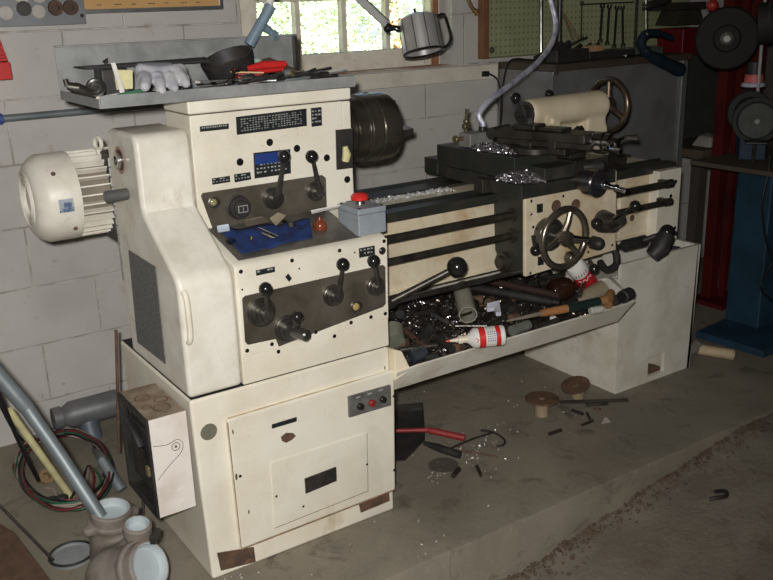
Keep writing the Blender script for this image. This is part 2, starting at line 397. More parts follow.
# door with inner panel
door = M().slab(fq([(227, 420), (395, 370), (396, 490), (241, 550)], -.016), (0, .0155, 0)).out('cabinet_door', CREAM, L, bevel=.007, seg=3)
plate('access_panel', [(271, 463), (367, 433), (368, 491), (275, 528)], -.016, .003, CREAM, door, .001)
plate('nameplate', [(272, 424.5), (297, 417), (297, 421.5), (272, 429)], -.016, .002, PLATE, door)
m = M(); cc = fq([(281, 437), (286, 433), (293, 433), (296, 436), (292, 440), (286, 443), (282, 441)], -.0172); m.hexa([p+V((0, .001, 0)) for p in cc], cc); m.out('paint_chip', RUST, door)
sp = plate('switch_plate', [(305, 479), (336.5, 467), (337, 481), (306, 494)], -.019, .004, DSTEEL, door)
for p in (fq([(307, 480.5), (317, 477), (317.5, 488.5), (307.5, 492)], -.024), fq([(327, 472.5), (335, 469.5), (335, 478), (327, 481)], -.024)): M().slab(p, (0, .002, 0)).out('switch', BLACKM, sp)
bp = plate('button_panel', [(348.7, 397), (391, 385), (391.5, 405.5), (349.5, 418)], -.016, .008, mat('dull_grey_panel', (.20, .20, .185), .45, .3, (.12, .11, .1), 30), door, .002)
for i, (x, y, mt) in enumerate(((359.5, 406.5, BLACK), (371, 403, REDP), (382, 399.5, BLACK))):
    c = at(x, y-.5, Y=-.024); M().rcyl((c.x, -.024, c.z), (c.x, -.036, c.z), .0095).out('push_button', mt, bp)
    c = at(x-1, y-9.5, Y=-.0245); M().box((c.x-.008, -.0255, c.z-.002), (c.x+.006, -.0242, c.z+.002)).out('button_label', PRINT, bp)
m = M(); q = fq([(271, 463), (367, 433), (368, 491), (275, 528)], -.0165)
m.tube(q, .0011, 6, closed=True); m.out('panel_gap', mat('rusty_gap', (.20, .12, .07), .8), door)
q = fq([(227.5, 423), (241.5, 549.5), (395.5, 489.5)], -.0155); M().tube(q, .0016, 8).out('rusty_edge', mat('rusty_door_edge', (.36, .22, .11), .7, 0, (.2, .11, .06), 40), door)
q = fq([(228, 419.5), (310, 395), (394, 370.5)], -.0085); M().tube(q, .0042, 8).out('rusty_top_edge', mat('rusty_top_band', (.42, .29, .16), .75, 0, (.55, .45, .30), 30, .45, .55), door)
for x, y, s_ in ((236.5, 477, .006), (249, 512, .004), (385, 368, .004), (233, 432, .004)):
    p = at(x, y, Y=-.0166); M().ball((p.x, -.016, p.z), s_, 10, (.5, .15, 1.6)).out('rust_spot', RUST, door)
DSC = ((393.5, 396), (394, 470), (240, 476), (366.5, 464), (276, 496), (303, 506))

# --- headstock body
prof = [(0, H1+.002), (0, .795), (.006, .800), (.014, .8035), (.187, .848), (.187, 1.130), (.520, 1.130), (.520, .80), (.50, H1+.002)]
hs = M()
hs.prism(prof[:6]+[(.345, 1.130), (.345, H1+.002)], 'X', XP, W)
hs.box((.30, .3455, H1+.002), (W, .52, 1.130))
head = hs.out('headstock', CREAM, L, bevel=.003)
M().prism([(.188, .86), (.188, 1.129), (.52, 1.129), (.52, .86)], 'X', W-.002, .592).out('spindle_end_housing', CREAM, head, bevel=.004)
lid = M()
lid.prism([(.1375, .1845), (.5935, .1845), (.5935, .524), (.295, .524), (.295, .348), (.1375, .348)], 'Z', 1.132, 1.166)
lid.out('headstock_lid', CREAM, L, bevel=.006, seg=3)
M().box((XP+.003, .190, 1.1305), (.594, .345, 1.1335)).out('lid_gasket', BLACKM, head)
# --- gear cover on the left end
m = M(); pr = [(0, H1+.003)]
for k in range(9):
    a = k/8*radians(60); pr.append((.05-.05*cos(a), .760+.052*sin(a)))
pr += [(.170, .905), (.183, .915), (.187, .93), (.187, 1.070)]
for k in range(1, 6):
    a = k/5*pi/2; pr.append((.187+.028*(1-cos(a)), 1.070+.028*sin(a)))
pr += [(.365, 1.098), (.385, 1.092), (.397, 1.075), (.402, 1.05), (.402, H1+.003)]
m.prism(pr, 'X', .0, XP-.0015)
gc = m.out('gear_cover', CREAMG, L, bevel=.012, seg=4)
g1 = [at(129, 250, X=-.001), at(156, 267, X=-.001), at(166, 364, X=-.001), at(138, 342, X=-.001)]
M().slab(g1, (-.002, 0, 0)).out('ventilation_grille', mat('grey_mesh', (.13, .13, .12), .6, .3, (.20, .20, .19), 220, .48, .52), gc)
c = at(121, 160, X=0); m = M()
m.lathe((-.004, c.y, c.z), (1, 0, 0), [(0, .034), (.0, .027), (.003, .026)], 28, False); m.out('bore_rim', mat('reddish_rim', (.45, .24, .18), .5), gc)
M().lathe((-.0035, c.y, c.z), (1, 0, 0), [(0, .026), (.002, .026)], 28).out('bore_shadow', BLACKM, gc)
m = M(); m.lathe((-.004, c.y, c.z), (-1, 0, 0), [(0, .022), (.010, .022), (.010, .012), (.002, .012), (.001, 0.001)], 24, False); m.out('spindle_end', STEEL, gc)
c = at(116, 195.5, X=-.03); m = M(); m.rcyl((-.058, c.y, c.z), (.0, c.y, c.z), .0145, .003, 12); m.out('cover_knob', mat('grey_knob', (.10, .10, .095), .4), gc)
m = M(); hp = at(190, 300, Y=-.004)
m.tube([(.012, -.001, .765), (.013, -.013, .75), (.013, -.016, .70), (.013, -.013, .655), (.012, -.001, .64)], .007, 10, smooth=4); m.out('cover_handle', CREAM, gc)
m = M()
for k in range(13): z = .70+.025*k; m.cyl((-.002, .392, z), (-.002, .392, z+.022), .003, seg=8)
m.out('piano_hinge', ALU, gc)

# --- upper face of the headstock
UY = .187
def screw(par, pts, Y, r=.006, mt=BLACK, h=.003, name='screw_head'):
    for x, y in pts:
        c = at(x, y, Y=Y); M().rcyl((c.x, Y, c.z), (c.x, Y-h, c.z), r, min(.001, r*.3), 14).out(name, mt, par)
def textplate(name, pts, Y, par, rows, cols, mt=PLATE, pm=PRINT, fill=.6):
    o = plate(name, pts, Y, .0022, mt, par)
    q = fq(pts, Y-.0026); m = M(); rnd = random.Random(rows*31+cols)
    def P(u, v): return (q[0]*(1-u)+q[1]*u)*(1-v)+(q[3]*(1-u)+q[2]*u)*v
    for r in range(rows):
        for c in range(cols):
            if rnd.random() > fill+.3: continue
            u0 = .06+.88*c/cols; u1 = u0+.88/cols*rnd.uniform(.35, .8); v0 = .14+.76*r/rows; v1 = v0+.76/rows*.42
            m._f([m.b.verts.new(P(*t)) for t in ((u0, v0), (u1, v0), (u1, v1), (u0, v1))])
    m.out('engraving', pm, o); return o
screw(door, DSC, -.0165, .004)
textplate('maker_plate', [(200, 126.5), (229, 123.5), (229, 129), (200, 132)], UY, head, 1, 12)
textplate('speed_table', [(236, 117), (306.6, 108.5), (307, 126), (237, 135)], UY, head, 6, 22)
textplate('warning_plate', [(311, 108.2), (321.7, 107), (322.3, 125.6), (311.8, 127)], UY, head, 4, 3)
textplate('small_plate', [(212, 178.5), (230, 175.8), (230.5, 182), (212.5, 185)], UY, head, 2, 5)
textplate('small_plate', [(234, 174.5), (250.5, 172), (251.5, 179.5), (235, 182.5)], UY, head, 2, 5)
bpn = textplate('feed_plate', [(253.5, 153), (290.4, 149), (291.2, 173.4), (254.8, 178.8)], UY, head, 5, 9)
plate('blue_field', [(255, 154.5), (289, 150.5), (289.5, 161), (255.3, 165)], UY-.0028, .001, BLUEP, bpn)
screw(head, [(269.5, 142.3), (296.7, 148.4), (326.6, 157.8), (239.8, 162), (347, 179.4)], UY, .0095, name='screw_cap')
# dark control panel with two levers
lp = [(201, 196), (203, 193), (322, 175), (326, 178), (327, 211), (214, 232)]
Lp = M(); q = [at(x, y, Y=UY-.003) for x, y in lp]; Lp.hexa(q, [p+V((0, .0025, 0)) for p in q])
upp = Lp.out('lever_panel', WORNST, head, bevel=.0005)
def dial(par, x, y, Y, rs, mt=DSTEEL, name='dial'):
    c = at(x, y, Y=Y); m = M(); t = 0; pf = []
    for r, h in rs: pf += [(t, r), (t+h*.85, r), (t+h, r-.0015)]; t += h
    m.lathe((c.x, Y, c.z), (0, -1, 0), pf, 28); return m.out(name, mt, par), V((c.x, Y-t, c.z))
d, _ = dial(upp, 214, 202.5, UY-.003, [(.0145, .004), (.010, .002)], STEEL, 'sight_glass_ring')
c = at(214, 202.5, Y=UY-.010); M().ball((c.x, UY-.008, c.z), .009, 16, (1, .4, 1)).out('sight_glass', DGLASS, upp)
d, e = dial(upp, 238, 207, UY-.003, [(.031, .006), (.028, .012), (.02, .010)], BLACKM, 'selector_dial')
M().box((e.x-.013, e.y-.003, e.z-.009), (e.x+.013, e.y, e.z+.009)).out('selector_window', PRINT, upp)
M().box((e.x-.011, e.y-.004, e.z-.007), (e.x-.001, e.y-.0028, e.z+.007)).box((e.x+.001, e.y-.004, e.z-.007), (e.x+.011, e.y-.0028, e.z+.007)).out('selector_digits', BLACKM, upp)
def lever(par, bx, by, kx, ky, Y, rs, br=.014, reach=.05, rod=.006):
    d, e = dial(par, bx, by, Y, rs, DSTEEL, 'lever_boss')
    k = at(kx, ky, Y=e.y-reach+.02); m = M()
    m.tube([e+V((0, .006, 0)), e*.3+k*.7, k], [rod*1.3, rod, rod*.8], 10); m.out('lever_arm', DSTEEL, par)
    M().ball(k, br).out('lever_ball', BLACK, par)
lever(upp, 272.5, 198, 284, 156.5, UY-.003, [(.028, .008), (.024, .012), (.015, .012)], .0165)
lever(upp, 315, 191, 311.7, 156.5, UY-.003, [(.026, .008), (.022, .012), (.015, .012)], .0165)
# spindle guard pocket
gp = plate('guard_pocket', [(336, 130), (353, 128.4), (353, 168), (337, 170)], UY, .004, BLACKM, head)
m = M(); c = at(345, 150, Y=UY-.008); m.tube([c+V((0, 0, -.03)), c+V((.003, -.003, -.012)), c+V((0, -.002, .01))], [.010, .012, .007], 10); m.out('pocket_latch', YELLOW, gp)
# spindle, back plate and chuck
SY, SZ = .37, 1.022
ch = M().lathe((.592, SY, SZ), (1, 0, 0), [(0, .075), (.02, .075), (.02, .090), (.060, .092), (.062, .082), (.080, .082), (.082, .096), (.112, .098), (.114, .094), (.120, .094), (.124, .1025), (.158, .1025), (.160, .100), (.164, .100), (.166, .1025), (.212, .1025), (.226, .098), (.232, .088), (.232, .03), (.20, .03)], 64)
chuck = ch.out('lathe_chuck', mat('oily_brown_chuck_steel', (.17, .145, .115), .22, .75, (.075, .062, .05), 14, .4, .7, .04), L, bevel=.0012)
for k in range(3):
    a = radians(100+120*k); mt = Matrix.Translation((.0, SY, SZ)) @ Matrix.Rotation(a, 4, 'X')
    M().box((.80, -.011, .022), (.846, .011, .082), mt).box((.80, -.009, .040), (.872, .009, .074), mt).out('chuck_jaw', STEEL, chuck, bevel=.001)
for k in range(6):
    a = radians(20+60*k); r = .1025; M().rcyl((.765, SY+cos(a)*r*.97, SZ+sin(a)*r*.97), (.765, SY+cos(a)*(r+.002), SZ+sin(a)*(r+.002)), .010, .001, 14).out('chuck_key_socket', BLACKM, chuck)

# --- lower front panel of the headstock with levers
fp = plate('front_panel', [(237, 268), (387, 238), (388.5, 318), (244, 357)], 0, .003, CREAM, head, .001)
lpb = [(242.3, 299), (245, 296), (383, 265), (385.5, 267), (385.8, 304), (383, 307), (279, 346.6), (276, 339), (248, 345), (245.3, 342)]
q = fq(lpb, -.0055); m = M(); m.hexa(q, [p+V((0, .0025, 0)) for p in q]); low = m.out('lower_lever_panel', WORNST, head, bevel=.0005)
Yl = -.0055
lever(low, 261, 312, 265.6, 289, Yl, [(.036, .008), (.029, .010), (.022, .012), (.014, .014)], .0165, .035)
d, e = dial(low, 287, 328, Yl, [(.034, .008), (.026, .010), (.019, .012)], DSTEEL, 'selector_boss')
kk = at(308, 336, Y=-.085); m = M(); m.rcyl(e, kk, .014, .004); m.out('plunger_handle', DSTEEL, low); m = M(); k2 = at(297, 317, Y=-.07); m.tube([e, k2], .007, 10); m.out('lever_arm', DSTEEL, low); M().ball(k2, .0155).out('lever_ball', BLACK, low)
lever(low, 332.5, 295, 342.8, 264.5, Yl, [(.028, .008), (.023, .010), (.015, .012)], .0165, .045)
lever(low, 375, 286, 373.5, 261, Yl, [(.025, .008), (.020, .010), (.014, .010)], .0165, .045)
dial(low, 356.4, 306.8, Yl, [(.0165, .004), (.012, .002)], STEEL, 'sight_glass_ring')
c = at(356.4, 306.8, Y=-.012); M().ball((c.x, -.0115, c.z), .010, 16, (1, .4, 1)).out('sight_glass', mat('amber_sight_glass', (.42, .30, .12), .12), low)
dial(head, 382, 250.7, -.003, [(.010, .003), (.007, .002)], STEEL, 'oil_fitting')
textplate('small_plate', [(256, 270.5), (275, 266.5), (275.3, 272), (256.5, 276)], -.003, head, 1, 5)
textplate('small_plate', [(359, 248.5), (374.8, 245.5), (375.3, 255), (359.5, 258)], -.003, head, 2, 4)
q = fq([(288.5, 273.5), (292, 278.5), (289, 282), (285.5, 277)], -.0045); M().slab(q, (0, .002, 0)).out('small_diamond', PLATE, head)
screw(head, [(240.6, 271.5), (291.8, 260.4), (339.3, 250.4), (383.8, 241), (385, 313.5), (350.8, 322.5), (334.2, 336), (315.5, 332), (278.2, 351.5), (271.7, 344), (247, 350.5), (370.7, 317)], -.003, .0052)
screw(head, [(242, 289.5), (299, 268.5), (354.3, 252.4)], -.003, .0022)
# dark floor of the tool recess
q = [V((XP+.02, .016, .8055)), V((.50, .016, .8055)), V((.50, .186, .8495)), V((XP+.02, .186, .8495))]
m = M(); m.slab(q, (0, -.0005, .002)); m.out('recess_floor', mat('grimy_recess_floor', (.15, .14, .12), .4, .3, (.09, .08, .07), 14), head)

# --- motor on the left end
MY, MZ, MR = .505, .922, .113
mo = M(); mo.lathe((-.187, MY, MZ), (1, 0, 0), [(0, .04), (.0, .080), (.008, .094), (.020, .105), (.036, MR), (.108, MR), (.108, MR-.006), (.05, MR-.008)], 48, False)
mo.lathe((-.1875, MY, MZ), (1, 0, 0), [(0, .04), (.006, .036), (.006, 0)], 32, False)
motor = mo.out('motor', CREAMG, L)
m = M()
for k in range(3): m.ring((-.188, MY, MZ), (1, 0, 0), .045+.012*k, .0022, 36, 6)
m.out('fan_grille', CREAMG, motor)
m = M(); m.lathe((-.082, MY, MZ), (1, 0, 0), [(0, .091), (.217, .091)], 40)
for k in range(30):
    a = 2*pi*k/30
    if 3.75 < a < 4.4: continue
    mt = Matrix.Translation((0, MY, MZ)) @ Matrix.Rotation(a, 4, 'X'); m.box((-.078, -.0019, .09), (.135, .0019, .111), mt)
m.out('cooling_fins', CREAMG, motor); M().lathe((-.081, MY, MZ), (1, 0, 0), [(0, .0935), (.215, .0935)], 40, False).out('fin_gap_shade', mat('shaded_cream', (.20, .17, .13), .7), motor)  # dark sleeve: the shade between the fins is put into its colour
c = at(97, 150, Y=MY-.03); m = M(); m.ring((.0, MY-.03, MZ+.128), (1, .3, 0), .015, .0055, 24, 8); m.cyl((.0, MY-.03, MZ+.09), (.0, MY-.03, MZ+.113), .008); m.out('lifting_eye', CREAMG, motor)
m = M(); a = radians(-58); q = []
c0 = V((-.115, MY, MZ))
def mp(x, a, r): return V((x, MY-sin(a)*r, MZ+cos(a)*r))
m = M(); A0, A1 = radians(84), radians(101); n = 6
for i in range(n):
    for (x0, x1) in ((-.138, -.102),):
        a0 = A0+(A1-A0)*i/n; a1 = A0+(A1-A0)*(i+1)/n
        m._f([m.b.verts.new(mp(x, a, MR+.0008)) for x, a in ((x0, a0), (x1, a0), (x1, a1), (x0, a1))])
m.out('rating_plate', mat('motor_label', (.45, .50, .55), .3, .3, (.12, .18, .30), 60, .48, .55), motor)
for x, a in ((-.135, 50), (-.100, 128)):
    M().ball(mp(x, radians(a), MR), .006, 10).out('cowl_screw', RUST, motor)
m = M(); m.box((.01, .403, .60), (.14, .43, .86)); m.out('motor_bracket', CREAMG, motor)
M().box((.0, .402, .80), (.14, .52, 1.03)).out('motor_flange', BLACKM, motor)

# --- bed
BZ = .80
m = M(); m.box((W+.0005, .235, .545), (1.962, .57, .77)); bed = m.out('lathe_bed', CREAMD, L, bevel=.003)
m = M()
def way(y0, y1, vee, x0=W+.0006, x1=1.968, z0=.771):
    if vee: return m.prism([(y0, z0), (y0, BZ-.012), (y0+.006, BZ-.008), ((y0+y1)/2, BZ+.004), (y1-.006, BZ-.008), (y1, BZ-.012), (y1, z0)], 'X', x0, x1)
    return m.prism([(y0, z0), (y0, BZ), (y1, BZ), (y1, z0)], 'X', x0, x1)
way(.215, .262, 0); way(.264, .325, 1); way(.425, .505, 0); way(.507, .585, 1)
m.out('bed_ways', DKGREEN, bed, bevel=.0012)
m = M(); m.box((W+.001, .327, .765), (1.96, .423, .792)); m.out('bed_trough', CREAMD, bed)
m = M(); m.box((W+.001, .21, .555), (.60, .234, .775)); m.box((.60, .228, .548), (1.98, .2345, .558)); m.out('bed_edge', CREAMD, bed, bevel=.002)
# right end bracket, lead screws
m = M(); m.box((1.845, .188, .52), (1.966, .2345, .782)); eb = m.out('end_bracket', CREAM, L, bevel=.004)
screw(eb, [(675.5, 181.5), (670.5, 196), (674.5, 228)], .188, .007)
M().box((1.70, .2275, .572), (1.855, .2345, .735)).out('bed_cover_plate', CREAMD, L, bevel=.001)
c = at(632, 218, Y=.227); M().rcyl((c.x, .2275, c.z), (c.x, .2255, c.z), .012, .001).out('bed_cover_hole', RUST, L)
for z, nm, r in ((.745, 'lead_screw', .0125), (.680, 'feed_shaft', .011)):
    m = M(); m.cyl((W-.01, .145, z), (1.858, .145, z), r, seg=20); m.cyl((1.835, .145, z), (1.862, .145, z), r+.003); m.box((1.838, .146, z-.010), (1.860, .1875, z+.010)); m.out(nm, OILY, L)
m = M(); m.box((W-.001, .10, .63), (.585, .21, .79)); m.out('gearbox_collar', CREAM, L, bevel=.003)
m = M(); m.cyl((W-.01, .115, .572), (1.86, .115, .572), .009); m.out('control_shaft', DSTEEL, L)
# start levers on the control shaft
k = at(457, 267, Y=.02); m = M(); m.cyl((.62, .115, .572), (.66, .115, .572), .018); m.tube([(.64, .115, .572), k], [.011, .0085], 12); cl = m.out('start_lever', OILY, L); M().ball(k, .029, 28).out('lever_ball', BLACK, cl)
k = at(667, 232, Y=.05); m = M(); m.cyl((1.60, .115, .572), (1.70, .115, .572), .020); m.tube([(1.67, .115, .572), k], [.011, .008], 12)
m.tube([k+V((0, 0, -.01)), at(660, 248, Y=.05), at(652, 256, Y=.06)], [.03, .035, .026], 14); cl = m.out('reversing_lever', BLACKM, L, ang=60); M().ball(k, .026, 24).out('lever_ball', BLACK, cl)

# --- carriage: saddle, apron, cross slide, compound rest
m = M()
m.box((1.10, .075, .806), (1.50, .275, .845)); m.box((1.145, .275, .8065), (1.40, .50, .845)); m.box((1.16, .50, .8065), (1.42, .60, .845)); m.box((1.13, .22, .775), (1.49, .235, .806))
sad = m.out('saddle', DKGREEN, L, bevel=.003)
m = M(); m.box((1.07, .218, .806), (1.099, .262, .85)); m.out('way_wiper', OILY, sad, bevel=.003)
m = M(); m.box((1.155, .56, .807), (1.25, .635, .862)); m.out('rear_clamp_block', DKGREEN, sad, bevel=.003)
m = M(); pr = [(.092, .565), (.092, .806), (.234, .806), (.234, .79), (.226, .62), (.20, .575), (.16, .555)]
m.prism([(y, z) for y, z in pr], 'X', 1.125, 1.475); apr = m.out('apron', DKGREEN, L, bevel=.006)
pc = [at(525.5, 196, Y=.078), at(617, 170, Y=.078), at(616, 250, Y=.078), at(525.5, 277, Y=.078)]
ap = M().slab(pc, (0, .0135, 0)).out('apron_plate', CREAMD, apr, bevel=.003)
AY = .078
screw(ap, [(531, 201), (563, 196), (603, 190), (531, 214), (530, 273), (553, 268), (612, 245), (598, 240), (588, 252), (533, 227)], AY, .0045)
for x, y in ((540, 208.5), (541, 261)):
    plate('direction_plate', [(x-3, y-4), (x+3, y-5.2), (x+3, y+3.6), (x-3, y+4.8)], AY, .0015, PLATE, ap)
for x, y in ((556, 206), (575.5, 205)):
    c = at(x, y, Y=AY); M().lathe((c.x, AY, c.z), (0, -1, 0), [(0, .019), (.002, .019), (.002, .015), (.0005, .014)], 24).out('sight_hole', RUST, ap)
# boss and big handwheel
c = at(545, 233, Y=AY); m = M(); m.lathe((c.x, AY, c.z), (0, -1, 0), [(0, .047), (.006, .05), (.03, .05), (.034, .046), (.034, .036), (.046, .034), (.046, .016), (.09, .016)], 36); m.out('handwheel_boss', DSTEEL, ap)
hc = V((c.x, -.005, c.z)); m = M(); m.ring(hc, (0, 1, 0), .088, .0105, 48, 12)
m.lathe(hc+V((0, .018, 0)), (0, -1, 0), [(0, .020), (.03, .024), (.042, .020), (.046, .012)], 24)
for k in range(3):
    a = radians(75+120*k); m.tube([hc+V((cos(a)*.018, .008, sin(a)*.018)), hc+V((cos(a)*.05, 0, sin(a)*.05)), hc+V((cos(a)*.084, 0, sin(a)*.084))], [.012, .009, .008], 10)
hw = m.out('carriage_handwheel', mat('handled_wheel_steel', (.30, .26, .21), .26, .85, (.18, .15, .12), 16), apr)
m = M(); m.tube([hc+V((.006, -.01, .0)), hc+V((.03, -.035, -.002)), hc+V((.052, -.05, -.003))], [.014, .010, .009], 12); m.out('crank_grip', CHROME, hw)
# bosses and clutch levers at the right of the apron
c = at(599, 219, Y=AY); m = M(); m.lathe((c.x+.01, AY, c.z-.008), (0, -1, 0), [(0, .036), (.004, .038), (.03, .034), (.055, .028), (.058, .02)], 28)
m.tube([V((c.x+.01, AY-.05, c.z-.008)), at(621, 219, Y=-.02)], [.022, .018], 14); lb = m.out('clutch_boss', DSTEEL, ap)
k = at(635, 206, Y=-.02); m = M(); m.tube([at(614, 220, Y=-.01), k], [.005, .0045], 10); m.out('clutch_lever', CHROME, lb); M().ball(k, .0175).out('lever_ball', BLACK, lb)
k = at(596.5, 223.5, Y=-.02); M().ball(k, .0175).out('lever_ball', BLACK, lb)
c = at(590, 243, Y=AY); m = M(); m.lathe((c.x+.012, AY, c.z), (0, -1, 0), [(0, .022), (.028, .021), (.036, .018), (.044, .010)], 24); m.out('feed_knob', BLACKM, ap)
c = at(568, 257, Y=AY); M().rcyl((c.x, AY, c.z), (c.x, AY-.03, c.z), .02).out('lower_boss', DSTEEL, ap)
m = M(); k = at(594, 269, Y=.0); m.tube([at(590, 262, Y=.05), k], .008); lv = m.out('half_nut_lever', DSTEEL, ap); M().ball(k, .0165).out('lever_ball', BLACK, lv)
m = M(); k = at(535.5, 250.5, Y=.03); m.tube([at(533, 236, Y=.06), k], .006); lv = m.out('feed_lever', DSTEEL, ap); M().ball(k, .0165).out('lever_ball', BLACK, lv)
c = at(503, 262, X=1.12); m = M(); m.lathe((1.124, c.y, c.z), (-1, 0, 0), [(0, .032), (.008, .032), (.01, .022), (.022, .02)], 24); m.out('worm_cap', OILY, apr)
m = M(); m.tube([at(612, 240, Y=.10), at(617, 262, Y=.09), at(607, 270, Y=.09), at(600, 262, Y=.09)], .012, 10, smooth=3); m.out('drop_arm', BLACKM, apr)
for z in (.745, .680): M().lathe((1.124, .145, z), (-1, 0, 0), [(0, .022), (.006, .021)], 20).out('shaft_seal', OILY, apr)
# cross slide
m = M(); m.prism([(1.15, .846), (1.15, .914), (1.33, .914), (1.33, .846)], 'Y', .165, .555); m.prism([(1.20, .846), (1.20, .885), (1.33, .885), (1.33, .846)], 'Y', .085, .165); cs = m.out('cross_slide', DKGREEN, L, bevel=.003)
c = V((1.345, .0, .832)); m = M(); m.lathe((c.x, .076, c.z), (0, -1, 0), [(0, .03), (.03, .03), (.03, .040), (.072, .042), (.076, .038), (.076, .020), (.095, .016)], 32); cf = m.out('cross_feed_dial', mat('blued_dial', (.08, .10, .13), .22, .8, (.12, .08, .06), 20), sad)
m = M(); c2 = V((c.x, -.02, c.z)); k = at(616, 188, Y=-.03); m.tube([c2+V((0, -.002, 0)), c2*.5+k*.5, k], [.012, .008, .006], 12); m.ball(c2, .014, 16); m.ball(k, .012, 16)
m.tube([k, k+V((.0, -.045, -.004))], [.007, .010], 12); m.out('ball_crank', CHROME, cf)
m = M(); m.rcyl((1.40, .12, .846), (1.40, .12, .885), .022); m.box((1.342, .10, .8465), (1.49, .27, .888)); m.box((1.36, .14, .8885), (1.43, .25, .915)); m.out('thread_dial_housing', OILY, sad, bevel=.003)
m = M(); m.tube([(1.36, .085, .868), (1.41, .06, .872), (1.45, .085, .862)], [.012, .016, .010], 10, smooth=3); m.out('oiler', BLACKM, sad)
# swivel base, compound rest (turned towards the operator)
m = M(); m.rcyl((1.265, .20, .9155), (1.265, .20, .935), .075); m.rcyl((1.265, .20, .8465), (1.265, .20, .9154), .02); m.out('swivel_base', OILY, cs)
pa, pb = V((1.255, .33, .936)), V((1.345, .015, .936)); dr = (pb-pa).normalized(); sd = V((-dr.y, dr.x, 0)); sd = sd if sd.x > 0 else -sd
def comp(lo, hi, mt): # lo/hi as (along, across, z)
    return [pa+dr*lo[0]+sd*lo[1]+V((0, 0, lo[2])), pa+dr*hi[0]+sd*lo[1]+V((0, 0, lo[2])), pa+dr*hi[0]+sd*hi[1]+V((0, 0, lo[2])), pa+dr*lo[0]+sd*hi[1]+V((0, 0, lo[2]))]
def cbox(m, lo, hi):
    q = comp(lo, hi, None); return m.hexa(q, [p+V((0, 0, hi[2]-lo[2])) for p in q])
m = M(); cbox(m, (0, -.045, 0), (.325, .045, .018)); cbox(m, (-.005, -.05, .0185), (.31, .05, .045)); cbox(m, (.04, -.055, -.0195), (.25, .058, -.0005)); cbox(m, (.02, .05, .004), (.20, .10, .03)); cr = m.out('compound_rest', OILY, L, bevel=.003)
m = M(); cbox(m, (.19, -.053, -.012), (.215, -.045, .022)); cbox(m, (.09, -.053, -.008), (.13, -.045, .012)); m.out('gib_lock', DSTEEL, cr, bevel=.002)
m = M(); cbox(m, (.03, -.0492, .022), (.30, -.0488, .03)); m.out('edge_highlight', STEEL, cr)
e0 = pa+dr*.31+V((0, 0, .022)); m = M(); m.lathe(e0, dr, [(0, .022), (.01, .03), (.04, .031), (.044, .026), (.06, .026), (.064, .018), (.085, .014)], 28)
ck = m.out('compound_dial', CHROME, cr)
m = M()
for s_ in (-1, 1):
    q = e0+dr*.07; m.tube([q, q+sd*.045*s_+V((0, 0, .012*s_))+dr*.012, q+sd*.055*s_+V((0, 0, .014*s_))+dr*.05], [.008, .006, .009], 10)
m.out('compound_handle', CHROME, cr)
# tool post blocks on the compound
m = M(); cbox(m, (.05, -.035, .0455), (.13, .035, .062)); cbox(m, (.14, -.03, .0455), (.22, .04, .055)); tpk = m.out('tool_post_base', OILY, cr, bevel=.004)
m = M(); m.cyl(pa+dr*.09+V((0, 0, .062)), pa+dr*.09+V((0, 0, .078)), .014, seg=6); m.out('clamp_nut', DSTEEL, tpk)
m = M(); pp = pa+dr*-.02+sd*.0+V((0, 0, .03)); m.tube([pp-sd*.05, pp+sd*.05], .019, 12); m.out('rear_roll', BLACKM, cr)

# --- tailstock
TY, TZ = .37, 1.01
m = M(); m.lathe((1.385, TY, TZ), (1, 0, 0), [(0, .034), (.0, .040), (.012, .046), (.04, .047), (.20, .049), (.335, .051), (.347, .048), (.350, .03)], 40)
for (xa, xb, xc, xd) in ((1.43, 1.50, 1.415, 1.545), (1.645, 1.725, 1.60, 1.735)):
    m.hexa([V((xa, TY-.034, TZ-.02)), V((xb, TY-.034, TZ-.02)), V((xb, TY+.04, TZ-.02)), V((xa, TY+.04, TZ-.02))][::-1], [V((xc, TY-.055, .835)), V((xd, TY-.055, .835)), V((xd, TY+.06, .835)), V((xc, TY+.06, .835))][::-1])
m.box((1.45, TY-.006, .835), (1.70, TY+.05, TZ-.02)); m.box((1.415, TY-.052, .835), (1.735, TY+.058, .868))
ts = m.out('tailstock', mat('tailstock_cream', (.72, .62, .44), .4, 0, (.60, .50, .34), 6, .4, .7, .05, (.30, .18, .09), 11, .64, .74), L, bevel=.006, remesh=.006)
m = M(); m.box((1.41, .262, .808), (1.76, .50, .842)); m.out('tailstock_base', OILY, ts, bevel=.005)
m = M(); m.lathe((1.384, TY, TZ), (-1, 0, 0), [(0, .040), (.003, .038), (.006, .030), (.028, .029), (.03, .024), (.03, .012), (.012, .010)], 32); m.out('quill', DSTEEL, ts)
wc = V((1.772, TY, TZ-.004)); m = M(); m.ring(wc, (1, 0, 0), .088, .0105, 48, 12); m.lathe((1.7355, TY, TZ), (1, 0, 0), [(0, .03), (.02, .026), (.05, .022)], 24)
for k in range(3):
    a = radians(90+120*k); m.tube([wc+V((0, cos(a)*.015, sin(a)*.015)), wc+V((0, cos(a)*.085, sin(a)*.085))], [.011, .008], 10)
m.out('tailstock_handwheel', BRONZE, ts)
m = M(); k = at(515.5, 98, Y=.30); m.tube([at(530, 134, Y=.31), k], [.007, .005], 10); lv = m.out('bed_clamp_lever', STEEL, ts); M().ball(k, .0175).out('lever_ball', BLACK, lv)
m = M(); k = at(549, 94, Y=.40); m.tube([at(546, 104, Y=.37), k], .007, 10); lv = m.out('quill_lock', BLACK, ts); M().ball(k, .015).out('lever_ball', BLACK, lv)
k = at(575, 131, Y=.315); m = M(); m.lathe(k, (0, -1, 0), [(0, .012), (.012, .018), (.028, .018), (.03, .012)], 8)
for i in range(6):
    a = i*pi/3; m.ball(k+V((cos(a)*.017, -.02, sin(a)*.017)), .006, 8)
m.out('star_knob', BLACK, ts)
